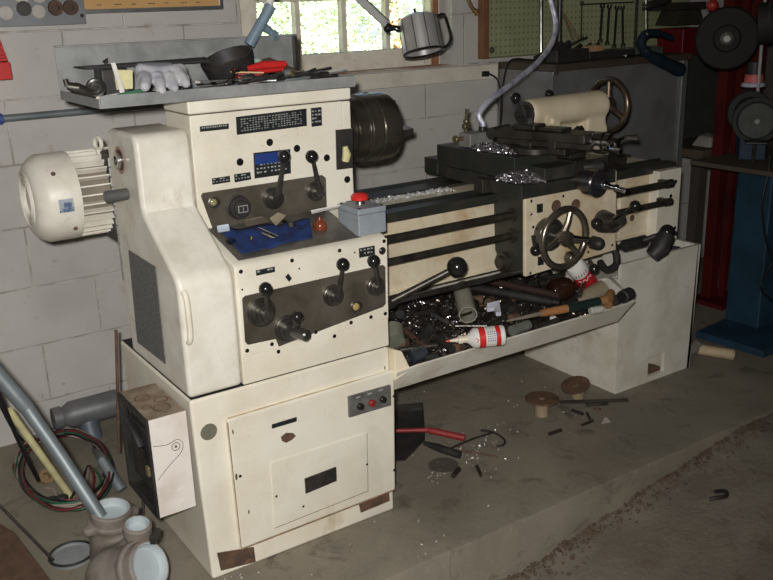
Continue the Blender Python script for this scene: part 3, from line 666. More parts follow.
c = at(550, 121, Y=.322); m = M(); m.lathe((c.x, .326, c.z), (0, -1, 0), [(0, .020), (.008, .019), (.008, .012), (.002, .01)], 20); m.out('clamp_bushing', CREAMD, ts)

# --- right pedestal: open-topped sump casting
PL, PR, PF, PB, HR = 1.644, 2.068, .16, .64, .487
zb = .022; wx0, wx1, wz1 = 1.815, 1.905, .098
m = M(); T = .014
def bx(x0, x1, y0, y1, z0, z1): m.box((x0, y0, z0), (x1, y1, z1))
bx(PL, wx0, PF, PF+T, 0, HR); bx(wx1, PR-.011, PF, PF+T, 0, HR); bx(wx0, wx1, PF, PF+T, wz1, HR); bx(wx0, wx1, PF, PF+T, 0, zb)
bx(PL, PL+T, PF+T, PB, 0, .43); m.hexa([V((PR-.028, PF, 0)), V((PR-.014, PF, 0)), V((PR-.014, PB, 0)), V((PR-.028, PB, 0))], [V((PR-.014, PF, HR)), V((PR, PF, HR)), V((PR, PB, HR)), V((PR-.014, PB, HR))])
bx(PL+T, PR-.026, PB-T, PB, 0, HR); bx(PL+T, PR-.014, PF+T, PB-T, .40, .412)
m.hexa([V((PL+T, .30, .412)), V((PR-.014, .30, .412)), V((PR-.014, PB-T, .412)), V((PL+T, PB-T, .412))], [V((PL+T, .33, .54)), V((PR-.03, .33, .54)), V((PR-.03, PB-T, .54)), V((PL+T, PB-T, .54))])
rp = m.out('tailstock_pedestal', CREAMG, L)
m = M(); m.box((wx0-.02, PF+.05, 0.001), (wx1+.05, PF+.06, .13)); m.out('pedestal_web', CREAM, rp); M().hexa([V((wx0-.01, PF+.016, .001)), V((wx1, PF+.016, .001)), V((wx1, PF+.045, .001)), V((wx0-.01, PF+.045, .001))], [V((wx0-.01, PF+.016, .075)), V((wx1, PF+.016, .035)), V((wx1, PF+.045, .035)), V((wx0-.01, PF+.045, .075))]).out('dark_wedge', RUST, rp)  # web, and a dark sloped block low in the opening
q = [V((1.50, .165, .45)), V((PL-.002, .165, .44)), V((PL-.002, .50, .47)), V((1.50, .50, .50))]
m = M(); m.slab(q, (0, 0, .006)); m.out('splash_plate', CREAMG, rp)
# --- chip tray between the pedestals
TX0, TX1 = W+.004, PL-.003
m = M(); th = .006
fl_ = [(-.012, .372), (.52, .372), (.52, .378), (-.008, .378)]
m.prism([(.02, .362), (.52, .362), (.52, .368), (.022, .368)], 'X', TX0, 1.46)
m.hexa([V((TX0+.02, .02, .362)), V((1.452, .02, .362)), V((1.452, .0215, .368)), V((TX0+.02, .0215, .368))], [V((TX0+.02, .006, .364)), V((1.458, .006, .364)), V((1.458, .010, .369)), V((TX0+.02, .010, .369))])
m.hexa([V((TX0+.01, .006, .363)), V((1.458, .006, .363)), V((1.458, .012, .366)), V((TX0+.01, .012, .366))], [V((TX0+.06, -.038, .437)), V((1.492, -.038, .437)), V((1.492, -.032, .439)), V((TX0+.06, -.032, .439))])
m.hexa([V((1.455, .006, .362)), V((1.461, .006, .362)), V((1.461, .52, .362)), V((1.455, .52, .362))], [V((1.488, -.036, .438)), V((1.494, -.036, .438)), V((1.60, .159, .452)), V((1.58, .159, .452))])
m.hexa([V((TX0, .006, .364)), V((TX0+.02, .006, .364)), V((TX0+.02, .012, .366)), V((TX0, .012, .366))], [V((TX0, -.03, .43)), V((TX0+.06, -.038, .437)), V((TX0+.06, -.032, .439)), V((TX0, -.024, .43))])
m.box((1.461, .165, .362), (TX1, .52, .368))
m.box((TX0, .50, .368), (TX1, .506, .53))
tray = m.out('chip_tray', CREAMG, L, bevel=.0015)
m = M(); m.hexa([V((TX0-.002, -.02, .40)), V((TX0+.045, -.032, .425)), V((TX0+.045, .19, .40)), V((TX0-.002, .19, .40))], [V((TX0-.002, -.022, .493)), V((TX0+.02, -.026, .485)), V((TX0+.02, .10, .475)), V((TX0-.002, .10, .482))])
m.out('tray_end_wall', CREAMD, tray, bevel=.004)

# ================================================================== THINGS ON THE LATHE
# sheet-metal tool shelf on top of the headstock
t = thing('tool_shelf', 'grey sheet-metal tool shelf with tall back, on top of the headstock', 'shelf', (.25, .3, 1.168))
SZ0 = 1.168
m = M(); m.box((-.078, .145, SZ0), (.577, .452, SZ0+.004)); m.box((-.078, .141, SZ0), (.577, .145, SZ0+.028)); m.box((-.082, .141, SZ0), (-.078, .456, SZ0+.022))

m.box((.577, .141, SZ0), (.581, .452, SZ0+.024)); m.out('shelf_tray', GREY, t, bevel=.0015)
m = M(); m.box((-.082, .452, SZ0), (.581, .456, 1.297)); m.box((-.082, .440, 1.293), (.581, .4515, 1.297)); m.out('shelf_back', GREY, t, bevel=.001)
m = M(); m.box((.569, .434, SZ0+.005), (.5765, .4515, 1.2925)); m.out('back_flange', DSTEEL, t)

# clutter on the shelf
SF = SZ0+.0045
def single(name, m, mt, label, cat, group=None, **k): return tag(m.out(name, mt, **k), label, cat, group)
# glove
t = thing('work_glove', 'grey knitted work glove with fingers hanging over the shelf edge', 'glove', (.1, .17, SF))
P = lambda x, y, d=.16: at(x, y, Y=d)
m = M()
palm = [P(143, 73, .20), P(160, 74, .20), P(178, 72, .20)]
for a, b_ in zip(palm, palm[1:]): m.tube([a, b_], [.020, .020], 12)
for i in range(4):
    x = 143+i*12.5; m.tube([P(x, 74, .21), P(x+2, 80, .175)], [.017, .018], 12)
ends = ((145, 88), (161, 92), (174, 90), (186, 85)); st = ((146, 76), (158, 76), (170, 76), (178, 72))
for (x0, y0), (x1, y1), r in zip(st, ends, (.0125, .0125, .012, .0115)):
    m.tube([P(x0, y0, .19), P((x0+x1)/2, (y0+y1)/2-1, .165), P(x1, y1-1.5, .150)], [.015, r+.001, r], 12); m.ball(P(x1, y1-1.5, .150), r, 12)
m.ball(P(141, 70, .20), .015, 12); m.ball(P(180, 70, .20), .016, 12)
m.out('glove_hand', GLOVE, t, remesh=.0035)
m = M(); m.tube([P(137, 68, .23), P(150, 67, .24), P(172, 67, .25)], .012, 10); m.out('glove_cuff', mat('darker_cuff', (.16, .17, .20), .9), t, remesh=.004)
# black rule lying from the left end to the bowl
q0, q1 = at(73, 67.5, Y=.40), at(205, 58, Y=.40)
m = M(); m.hexa([q0+V((0, 0, 0)), q1+V((0, 0, -.005)), q1+V((0, -.03, -.010)), q0+V((.02, -.025, -.004))], [q0+V((0, 0, .002)), q1+V((0, 0, .003)), q1+V((0, -.03, -.004)), q0+V((.02, -.025, 0))])
m.tube([at(103, 62, Y=.38), at(107, 58.5, Y=.38), at(106, 64, Y=.38)], .003, 6)
single('long_black_ruler', m, BLACKM, 'long thin black ruler leaning across the back of the tool shelf', 'ruler')
t = thing('try_square', 'pale-edged L-shaped try square standing at left of the glove', 'square', (-.02, .2, SF))
a, b_, c = at(111, 63, Y=.21), at(121, 93, Y=.20), at(98, 98.5, Y=.152)
m = M(); m.slab([a, a+V((.010, 0, 0)), b_+V((.009, 0, 0)), b_+V((-.002, 0, 0))], (0, .003, 0)); m.out('square_blade', mat('pale_square', (.75, .72, .66), .4), t)
m = M(); m.tube([b_+V((.0, 0, -.003)), c+V((0, .004, .0))], .0045, 6); m.out('square_stock', bpy.data.materials['pale_square'], t)
m = M(); cc = at(96, 88, Y=.21); dd = V((-.45, -1, .45)).normalized(); m.lathe(cc, dd, [(-.02, .012), (-.02, .020), (.004, .0225), (.006, .019), (.004, .015), (-.004, .012), (-.004, .008), (.002, .006), (.002, .001)], 28)
single('bearing_cup', m, STEEL, 'round steel bearing cup facing out at the left end of the shelf', 'bearing')
m = M(); p = at(108, 82, Y=.26); m.box((p.x-.02, .24, SF), (p.x+.045, .30, SF+.075)); single('dark_box', m, BLACKM, 'small black box standing behind the try square', 'box', bevel=.006)
m = M(); p = at(123, 76, Y=.235); m.hexa([p+V((-.018, 0, -.03)), p+V((.02, 0, -.03)), p+V((.02, .004, -.03)), p+V((-.018, .004, -.03))], [p+V((-.020, 0, .015)), p+V((.024, 0, .012)), p+V((.024, .004, .012)), p+V((-.020, .004, .015))])
single('yellowed_card', m, YELLOW, 'small yellowed card between the try square and the glove', 'card')
m = M(); p = at(82, 92, Y=.19); m.tube([p+V((-.03, 0, .015)), p+V((-.01, -.005, .01)), p+V((.02, 0, -.004))], [.008, .012, .009], 10); m.tube([p+V((-.03, 0, .015)), p+V((-.032, 0, .03))], .006)
single('oily_clamp_piece', m, OILY, 'dark oily clamp piece at the left end of the shelf', 'clamp')
m = M(); p = at(130, 94, Y=.165); m.tube([at(118, 96, Y=.165), p, at(143, 91, Y=.175)], [.005, .007, .006], 8); m.box((p.x-.03, .17, SF), (p.x+.05, .20, SF+.006)); single('green_rag', m, GREEN, 'scrap of green cloth in front of the yellowed card', 'rag')
# black bowl-like rubber cup
t = thing('rubber_bowl', 'black rubber bowl tipped on its side behind the tools', 'bowl', (.3, .33, SF))
dd = V((-.34, -.10, .9)).normalized(); cc = V((.325, .34, SF+.052))
m = M(); m.lathe(cc, dd, [(-.038, .001), (-.038, .045), (-.02, .062), (.03, .070), (.03, .064), (-.02, .056), (-.028, .04), (-.028, .001)], 40, False); m.out('bowl_shell', BLACKM, t)
m = M(); m.lathe(cc, dd, [(-.027, .001), (-.026, .038), (-.018, .052), (.0, .056), (.0, .001)], 36, False); m.out('bowl_contents', LEATHER, t)
# red items
m = M(); a, b_ = at(246, 69, Y=.27), at(285, 64, Y=.27)
m.tube([a+V((0, 0, .0)), a*.6+b_*.4+V((0, 0, .004)), b_], [.006, .011, .009], 10); m.tube([a+V((.0, .02, -.012)), b_+V((0, .015, -.010))], [.006, .009], 10)
t = tag(m.out('red_handled_pliers', RED), 'pliers with bright red grips lying behind the small tools', 'pliers')
m2 = M(); m2.tube([a, a+V((-.03, -.01, -.012)), a+V((-.05, -.01, -.016))], [.008, .009, .004], 8); m2.out('plier_jaw', STEEL, t)
m = M(); q = [at(238, 73, Y=.21), at(263, 73, Y=.20), at(262, 84, Y=.20), at(238, 84, Y=.21)]; m.slab(q, (0, .03, 0)); m.out('x', REDP) if 0 else None
t = tag(m.out('dark_red_box', REDP, bevel=.003), 'dark red metal box beside the rubber bowl', 'box')
M().slab([at(236, 71.5, Y=.205), at(264, 72, Y=.195), at(264, 73.4, Y=.195), at(236, 73, Y=.205)], (0, .034, 0)).out('box_rim', WOODP, t)
m = M(); q = [at(262, 60, Y=.36), at(270, 57, Y=.40), at(299, 70, Y=.34), at(288, 73, Y=.30), at(262, 72, Y=.33)]; m.hexa(q, [p+V((.0, .04, -.006)) for p in q]); single('leather_case', m, LEATHER, 'worn brown leather case behind the red-gripped pliers', 'case', bevel=.004)
m = M(); m.ball(at(257, 61, Y=.36), .012, 12, (1.3, 1, .8)); single('pale_green_knob', m, mat('pale_green', (.35, .48, .36), .5), 'small pale green knob beside the leather case', 'knob')
m = M(); p0, p1 = at(290, 74, Y=.22), at(301, 76, Y=.22); m.rcyl(p0, p1, .010, .002, 16); m.rcyl(p1, p1+V((.006, 0, 0)), .013, .001, 16); single('brass_bushing', m, mat('brass', (.45, .32, .12), .3, .85), 'short brass bushing among the small steel tools', 'bushing')
m = M(); m.tube([at(325, 81, Y=.20), at(338, 80, Y=.20)], .006, 8); single('green_handled_tool', m, GREEN, 'green tool handle at the right end of the shelf', 'handle')
def wrench(name, p0, p1, w, mt, label, cat, group=None, both=True):
    """open-ended spanner lying between two points"""
    p0, p1 = V(p0), V(p1); d = (p1-p0).normalized(); n = V((0, 0, 1)) if abs(d.z) < .8 else V((0, -1, 0)); s = n.cross(d).normalized(); n = d.cross(s)
    m = M()
    def B(a, b, h, th): q = [a-s*h, b-s*h, b+s*h, a+s*h]; m.hexa([x-n*th for x in q], [x+n*th for x in q])
    B(p0+d*w, p1-d*w, w*.42, w*.16)
    for e, sg in ((p0, 1), (p1, -1)):
        if sg == 1 or both:
            for s_ in (-1, 1):
                q = [e+d*sg*w*1.3+s*s_*w*.2, e+d*sg*w*.9+s*s_*w*.95, e+s*s_*w*.85-d*sg*w*.1, e+s*s_*w*.4, e+d*sg*w*.6+s*s_*w*.38, e+d*sg*w*1.3]
                if s_ < 0: q = q[::-1]
                m.hexa([x-n*w*.22 for x in q], [x+n*w*.22 for x in q])
    return tag(m.out(name, mt), label, cat, group)
rr = random.Random(3)
for i in range(60):
    x = rr.uniform(.25, .555); y = rr.uniform(.165, .27); z = SF+.006+.032*rr.random(); a = rr.uniform(-.5, .6); l = rr.uniform(.025, .055); d = V((cos(a), sin(a)*.7, rr.uniform(-.1, .15)))
    c = V((x, y, z)); mt = (DSTEEL, STEEL, GALV, DSTEEL, STEEL)[i % 5]
    if i % 3 == 0: wrench('small_spanner', c-d*l, c+d*l, .008, mt, 'small steel spanner in the heap at the right half of the shelf', 'spanner', 'small spanners heaped on the tool shelf')
    elif i % 3 == 1: single('steel_drill_bit', M().lathe(c-d*l, d, [(0, .001), (.006, .0035), (l, .0035), (l, .0045), (2*l, .0045)], 8), mt, 'steel drill bit in the heap at the right half of the shelf', 'drill bit', 'drill bits heaped on the tool shelf')
    else: single('hexagon_socket', M().lathe(c, d, [(0, .008), (.022, .009), (.022, .006), (.01, .006)], 14), mt, 'small steel socket in the heap at the right half of the shelf', 'socket', 'sockets heaped on the tool shelf')
wrench('combination_spanner', at(229, 83, Y=.17), at(237, 68, Y=.20), .012, CHROME, 'shiny upright spanner head in front of the rubber bowl', 'spanner')
wrench('dark_spanner', at(195, 82, Y=.2), at(233, 80, Y=.18), .012, DSTEEL, 'dark spanner lying below the rubber bowl beside the glove', 'spanner')
single('steel_rule', M().slab([at(208, 88, Y=.16), at(232, 83, Y=.19), at(233, 85, Y=.19), at(209, 90, Y=.16)], (0, .012, .002)), STEEL, 'short bright steel rule between the glove and the red box', 'rule')

# emergency stop box on the headstock
t = thing('emergency_stop_box', 'small grey control box with a red mushroom stop button', 'stop button', (.545, .075, .815))
mx = Matrix.Translation((.535, .062, 0)); z0 = .818
M().box((-.042, -.050, z0-.010), (.042, .052, z0+.044), mx).out('box_body', BLUEGREY, t, bevel=.003)
M().box((-.043, -.051, z0+.0445), (.043, .053, z0+.060), mx).out('box_cover', BLUEGREY, t, bevel=.003)
p = mx @ V((.0, .008, z0+.060)); M().lathe(p, (0, 0, 1), [(0, .014), (.008, .013)], 24).out('button_collar', STEEL, t)
M().lathe(p+V((0, 0, .0085)), (0, 0, 1), [(0, .012), (.004, .023), (.012, .0235), (.018, .019), (.021, .010)], 28).out('stop_button', RED, t)
for dx, dy in ((-.034, -.042), (.034, -.042), (-.034, .044), (.034, .044)):
    q = mx @ V((dx, dy, z0+.060)); M().rcyl(q, q+V((0, 0, .003)), .0035, .0008, 10).out('cover_screw', DSTEEL, t)

# things in the recess on the headstock
def rz(y): return .8075+(y-.016)*(.044/.170)
m = M(); nx, ny = 26, 12; g = {}; Q = [(.180, .032), (.38, .05), (.42, .135), (.178, .158)]
rb = random.Random(5)
for i in range(nx+1):
    for j in range(ny+1):
        u, v = i/nx, j/ny; x = (Q[0][0]*(1-u)+Q[1][0]*u)*(1-v)+(Q[3][0]*(1-u)+Q[2][0]*u)*v; y = (Q[0][1]*(1-u)+Q[1][1]*u)*(1-v)+(Q[3][1]*(1-u)+Q[2][1]*u)*v
        y += .012*noise.noise(V((u*4, v, 1))); h = .0025+.013*max(0, noise.noise(V((x*28, y*28, 0)))+.15)
        g[i, j] = m.b.verts.new((x, y, rz(y)+h))
for i in range(nx):
    for j in range(ny): m._f([g[i, j], g[i+1, j], g[i+1, j+1], g[i, j+1]])
o = single('blue_shop_rag', m, BLUE, 'crumpled blue shop rag in the recess below the levers', 'rag'); sm = o.modifiers.new('thick', 'SOLIDIFY'); sm.thickness = .0015
def onrec(px, py, h=0):
    p = at(px, py, Y=.1)
    for _ in range(6): p = at(px, py, Z=rz(p.y)+h)
    return p
p = onrec(320, 226, .018)
t = thing('lever_knob', 'loose dark red-brown ball knob lying in the recess', 'knob', (p.x, p.y, rz(p.y)))
M().ball(p, .0185, 24).out('knob_ball', BROWNB, t); M().lathe(p+V((0, 0, .014)), (0, .1, 1), [(0, .008), (.010, .007), (.010, .004)], 14).out('knob_neck', BROWNB, t)
p = onrec(231, 242, .012); M_ = M().ball(p, .0125, 20, (1.1, 1, .9)); single('clear_bulb', M_, CLEAR, 'small clear glass bulb on the left of the blue rag', 'bulb')
p = onrec(251, 242, .006); m = M(); m.lathe(p, (.2, 0, 1), [(0, .011), (.003, .011), (.003, .003), (.014, .003), (.014, .001)], 14); single('brass_terminal', m, mat('dull_brass', (.35, .27, .12), .35, .8), 'small brass terminal stud on the blue rag', 'stud')
a, b_ = onrec(258, 228, .02), onrec(277, 237, .012); m = M(); m.tube([a, a*.5+b_*.5, b_], [.003, .0035, .004], 8); single('steel_scriber', m, CHROME, 'short bright steel pin lying across the blue rag', 'pin')
q = [onrec(217, 228, .014), onrec(229, 226, .014), onrec(230, 231, .014), onrec(218, 233, .014)]; m = M().slab(q, (0, 0, .006)); single('pale_plastic_block', m, mat('pale_blue_plastic', (.55, .62, .70), .4), 'pale blue-white plastic block in the back left corner of the recess', 'block', bevel=.001)
q = [onrec(270, 219, .012), onrec(278, 213, .03), onrec(286, 216, .03), onrec(276, 226, .012)]; m = M().slab(q, (0, 0, .002)); single('crumpled_wrapper', m, TAN, 'crumpled tan wrapper behind the blue rag', 'wrapper')
for i, (x, y) in enumerate(((297, 229), (303, 236), (284, 221))):
    p = onrec(x, y, .010); m = M(); m.box((p.x-.005, p.y-.003, p.z-.003), (p.x+.005, p.y+.003, p.z+.003)); single('shiny_scrap', m, CHROME, 'tiny shiny metal scrap on the right part of the blue rag', 'scrap', 'shiny scraps on the blue rag')
a, b_ = onrec(337, 228, .006), onrec(343, 231, .006); single('white_chalk_stub', M().rcyl(a, b_, .005, .001, 12), WHITE, 'white stub lying between the brown knob and the grey stop box', 'stub')
q = [onrec(311, 211.5, .006), onrec(340, 205.5, .006), onrec(339, 207.5, .006), onrec(312, 214, .006)]; single('white_strip', M().slab(q, (0, 0, .003)), WHITE, 'torn white strip along the back of the recess behind the brown knob', 'strip')

q = [onrec(245, 221, .006), onrec(262, 217, .006), onrec(270, 222, .006), onrec(246, 227, .006)]; single('brown_paper_piece', M().slab(q, (0, 0, .002)), mat('oily_brown_paper', (.16, .13, .09), .6), 'oily brown paper piece along the back of the recess left of the tan wrapper', 'paper')
p = onrec(291, 224, .008); single('dark_nut', M().lathe(p-V((0, 0, .006)), (0, 0, 1), [(0, .010), (.012, .010), (.012, .005)], 6), DSTEEL, 'dark hexagon nut between the blue rag and the brown ball knob', 'nut')
a, b_ = onrec(262, 233, .012), onrec(285, 243, .010); single('dark_punch', M().tube([a, b_], [.003, .005], 8), OILY, 'dark punch lying on the blue rag below the bright pin', 'punch')
# coolant block and hose on the cross slide
t = thing('coolant_manifold', 'grey cast coolant block with a brass tap on the cross slide', 'valve', (1.20, .42, .916))
bx0 = at(461, 150, Z=.915)
m = M(); m.box((1.165, .395, .9155), (1.262, .455, .962)); mb = m.out('manifold_block', mat('grey_block', (.26, .25, .23), .5, .2), t, bevel=.004)
p = V((1.178, .47, .94)); m = M(); m.rcyl((1.165, .43, .945), (1.135, .43, .945), .007, .001, 12); m.rcyl((1.137, .43, .945), (1.128, .43, .945), .013, .002, 14); m.out('tap_outlet', mat('dull_brass_tap', (.26, .21, .12), .4, .7), t)
m = M(); p = V((1.19, .445, .962)); m.tube([p, p+V((0, 0, .05))], .006, 10); m.rcyl(p+V((-.013, 0, .018)), p+V((.013, 0, .018)), .010, .002, 12); m.ball(p+V((0, 0, .034)), .011, 12); m.tube([p+V((0, 0, .05)), p+V((.004, 0, .074))], [.005, .007], 8); m.out('tap_body', mat('tarnished_brass', (.20, .17, .11), .4, .7), t)
hp = [(1.238, .42, .962), (1.24, .42, .985)]+[tuple(at(x, y, Y=d)) for x, y, d in ((479, 115, .43), (488, 102, .44), (502, 91, .46), (518, 79, .50), (533, 67, .54), (545, 54, .58), (553, 40, .61), (556, 24, .64), (553, 8, .66), (549, -10, .68), (545, -40, .70), (540, -80, .7))]
m = M(); P_ = [V(p) for p in hp]
m.tube(P_, .0100, 12, smooth=6)
t = tag(m.out('coolant_hose', mat('ribbed_chrome_hose', (.80, .80, .90), .32, .5, (.50, .50, .62), 30, .45, .6, .5, bs=260)), 'shiny ribbed metal hose curving up from the coolant block', 'hose')  # pale and darker tones in the colour stand for glints along the hose
M().rcyl((1.238, .42, .9622), (1.238, .42, .978), .013, .002, 16).out('hose_ferrule', DSTEEL, t)

# swarf
def swarf(name, pts, n, size, mt, label, group=None, seed=1):
    random.seed(seed); m = M()
    for i in range(n):
        p, h = pts(); curl(m, p, size*random.uniform(.5, 1.3), size*.16, random.uniform(.8, 2.2)) ; m.b.faces.ensure_lookup_table()
    o = m.out(name, mt); return tag(o, label, 'metal chips', group, 'stuff')
def heap(cx, cy, z, rx, ry, h):
    def f():
        a = random.random()*2*pi; r = sqrt(random.random()); x, y = cx+rx*r*cos(a), cy+ry*r*sin(a)
        return V((x, y, z+h*(1-r*r)*random.random()+.002)), r
    return f
c1 = at(510, 181, Z=.85); c2 = at(482, 151, Z=.918)
swarf('metal_shavings', heap(1.185, .165, .8475, .08, .085, .026), 1500, .006, [SWARF], 'heap of bright steel shavings on the left end of the saddle', seed=2)
swarf('metal_shavings', heap(1.195, .315, .9165, .045, .12, .018), 1100, .0055, [SWARF], 'bright steel shavings strewn along the cross slide behind the saddle heap', seed=3)
def along():
    return V((random.uniform(.60, 1.08), random.gauss(.395, .012), .794+.004*random.random())), 0
swarf('metal_shavings', along, 700, .005, [SWARFW], 'fine shavings lying along the trough between the bed ways', seed=4)
def chipbed():
    x = random.uniform(TX0+.03, 1.46); y = random.uniform(.01, .40); return V((x, y, th_z(x, y)+.003)), 0
def th_z(x, y): return .385+.022*noise.noise(V((x*6, y*6, 0)))+.05*min(max((y-.02)/.25, 0), 1)
m = M(); g = {}; nx, ny = 60, 26
for i in range(nx+1):
    for j in range(ny+1):
        x = TX0+.012+(1.455-TX0-.012)*i/nx; y = .016+.47*j/ny; g[i, j] = m.b.verts.new((x, y, th_z(x, y)+.006*noise.noise(V((x*60, y*60, 0)))))
for i in range(nx):
    for j in range(ny): m._f([g[i, j], g[i+1, j], g[i+1, j+1], g[i, j+1]])
m.mi = 1; random.seed(9)
for i in range(3800):
    p, _ = chipbed()
    if p.x > .95 and i % 2: p.x -= .35
    curl(m, p+V((0, 0, .004*random.random())), .009*random.uniform(.4, 1.4), .0016, random.uniform(.6, 1.8))
m.mi = 2
for i in range(500):
    p, _ = chipbed(); p.x = .59+(p.x-.59)*.5; curl(m, p+V((0, 0, .008)), .006, .0012, 1)
tag(m.out('tray_swarf', [mat('oily_sludge', (.045, .035, .028), .45, .1, (.02, .016, .013), 30, .4, .6, .8), SWARFD, SWARF]), 'dark oily bed of chips covering the floor of the chip tray', 'metal chips', None, 'stuff')

# ================================================================== IN THE CHIP TRAY
def bar(name, a, b, r, mt, label, cat, z=None, Z0=.45, Z1=None, group=None, seg=14, rs=None):
    p0 = at(a[0], a[1], Z=Z0); p1 = at(b[0], b[1], Z=Z1 if Z1 is not None else Z0)
    return tag(M().tube([p0, (p0+p1)/2, p1], rs or r, seg).out(name, mt), label, cat, group)
# glue bottle
t0, t1 = at(448, 341, Z=.468), at(504, 335, Z=.474); d = (t1-t0).normalized(); Lb = (t1-t0).length
t = thing('glue_bottle', 'white squeeze bottle with red bands and pointed nozzle lying on the tray lip', 'bottle', t0-V((0, 0, .02)))
R_ = .029; o0 = t0+d*.055
M().lathe(o0, d, [(0, .012), (.006, .018), (.018, R_), (Lb-.058, R_), (Lb-.055, R_-.003), (Lb-.055, .002)], 32).out('bottle_body', WHITE, t)
M().lathe(t0, d, [(0, .002), (.012, .0045), (.028, .0075), (.029, .012), (.040, .013), (.041, .010), (.0555, .012)], 20).out('nozzle', mat('cream_nozzle', (.75, .66, .52), .4), t)
M().lathe(t0-d*.006, d, [(0, .003), (.009, .005), (.010, .003)], 12).out('nozzle_tip', RED, t)
for a_, b_ in ((.030, .048), (Lb-.082, Lb-.069)): M().lathe(o0+d*a_, d, [(0, R_+.0004), (b_-a_, R_+.0004)], 32, False).out('red_band', RED, t)
u_, w_ = basis(d); m = M()
def onb(s, a): return o0+d*s+(u_*cos(a)+w_*sin(a))*(R_+.0006)
toc = (CP-t0); ac = math.atan2(toc.dot(w_), toc.dot(u_))
for r in range(5):
    for k in range(4):
        s0 = .053+.006*k; a0 = ac-.5+.22*r; m._f([m.b.verts.new(onb(s0+dx, a0+da)) for dx, da in ((0, 0), (.0045, 0), (.0045, .09), (0, .09))])
for (s0, s1, a0, a1) in ((.078, .082, ac-.3, ac-.05),): m._f([m.b.verts.new(onb(*q)) for q in ((s0, a0), (s1, a0), (s1, a1), (s0, a1))])
m.out('label_print', mat('label_blue', (.12, .15, .28), .4), t)
m = M(); q = [onb(.036+.006*k, ac-.1+.25*((k*3) % 4-1.5)) for k in range(3)]; m.tube([onb(.020, ac+.0), onb(.026, ac+.25), onb(.022, ac+.45)], .0012, 6); m.out('emblem', RED, t)
# grey tube
p0, p1 = at(462, 291, Z=.485), at(468, 315, Z=.455); m = M(); dd = (p1-p0).normalized(); LL = (p1-p0).length
m.lathe(p0, dd, [(0, .001), (.001, .025), (.005, .028), (LL, .029), (LL, .025), (.02, .023)], 28, False)
single('grey_plastic_cup', m, mat('grey_green_plastic', (.34, .32, .26), .5), 'upright-looking grey plastic tube with open lower end behind the glue bottle', 'tube')
p0, p1 = at(392, 328, Z=.47), at(394, 344, Z=.44); single('grey_green_can', M().lathe(p0, p1-p0, [(0, .03), (.002, .033), (.055, .033), (.055, .02)], 24), mat('grey_green_can', (.20, .21, .16), .5), 'dull grey-green can at the left end of the chip tray beside the pedestal', 'can')
m = M(); p0, p1 = at(411, 357, Z=.425), at(424, 352, Z=.43); m.lathe(p0, p1-p0, [(0, .016), (.002, .020), (.035, .020), (.035, .012), (.05, .012)], 24); single('steel_collar', m, mat('blued_steel', (.20, .24, .30), .25, .8), 'bluish steel collar at the front left corner of the chip tray', 'collar')
m = M(); q = [at(487, 307, Z=.47), at(499, 304, Z=.47), at(501, 316, Z=.455), at(496, 316, Z=.455), at(494, 311, Z=.46), at(487, 312, Z=.46)]; m.hexa(q, [p+V((0, 0, .012)) for p in q]); single('white_plastic_wedge', m, mat('lilac_plastic', (.60, .60, .70), .4), 'small pale lilac plastic wedge right of the grey tube', 'wedge')
# long scraper with two-tone handle
t = thing('long_scraper', 'long tool with bright blade, brown and dark green grip along the tray lip', 'scraper', at(560, 310, Z=.45))
sc = [(507, 321, .468), (541, 313.5, .475), (567, 308.5, .478), (599, 301.5, .482), (606, 300, .484)]
pts = [at(x, y, Z=z) for x, y, z in sc]
M().tube([pts[0], pts[1]], [.0035, .0075], 10).out('blade', mat('bright_blade', (.62, .55, .42), .3, .7), t)
M().tube([pts[1], pts[1]*.5+pts[2]*.5, pts[2]], [.011, .013, .0125], 14).out('wooden_grip', WOOD, t)
M().tube([pts[2], pts[3]], [.0145, .0145], 14).out('green_sleeve', mat('dark_green_sleeve', (.012, .025, .022), .4), t)
M().tube([pts[3], pts[4]], [.013, .015], 14).out('end_cap', mat('orange_brown_cap', (.30, .15, .06), .4), t)
p0, p1 = at(608, 305, Z=.47), at(611, 292, Z=.49); single('brown_elbow', M().tube([p0, (p0+p1)/2, p1], [.013, .016, .012], 12), mat('orange_brown_elbow', (.26, .13, .05), .45), 'orange-brown elbow piece at the end of the scraper grip', 'elbow')
p0, p1 = at(614, 301, Z=.475), at(632, 292.5, Z=.475); m = M(); m.lathe(p0, p1-p0, [(0, .015), (.05, .016), (.052, .021), (.095, .021), (.095, .014)], 20); single('black_socket', m, BLACKM, 'black impact socket at the right end of the chip tray', 'socket')
# red and white can
p0, p1 = at(574, 264.5, Z=.565), at(589, 284, Z=.475); dd = (p1-p0).normalized(); LL = (p1-p0).length
t = thing('drink_can', 'red and white drinks can tipped under the big handwheel', 'can', p1)
M().lathe(p0, dd, [(.040, .030), (.044, .031), (LL, .031), (LL+.004, .026)], 28).out('can_body', mat('can_red', (.50, .02, .03), .35), t)
M().lathe(p0, dd, [(0, .022), (.001, .026), (.006, .028), (.012, .0312), (.046, .0313)], 28).out('white_band', WHITE, t)
u_, w_ = basis(dd); toc = (CP-p0); ac = math.atan2(toc.dot(w_), toc.dot(u_))
m = M(); pp = lambda s, a: p0+dd*s+(u_*cos(ac+a)+w_*sin(ac+a))*.0318
m.tube([pp(.062+.006*sin(k*1.7), -.75+.14*k) for k in range(12)], .0013, 5, smooth=3); m.out('script_lettering', WHITE, t)
m = M()
for k in range(5):
    a = -.6+.3*k; m.tube([pp(.022, a), pp(.036, a+.12)], .0013, 5)
m.out('dark_marks', REDP, t)
p0, p1 = at(583, 299, Z=.455), at(603, 288, Z=.475); single('tan_cardboard_tube', M().lathe(p0, p1-p0, [(0, .026), ((p1-p0).length, .027), ((p1-p0).length, .022), (.01, .021)], 28, False), TAN, 'tan tube lying below the red and white can', 'tube')
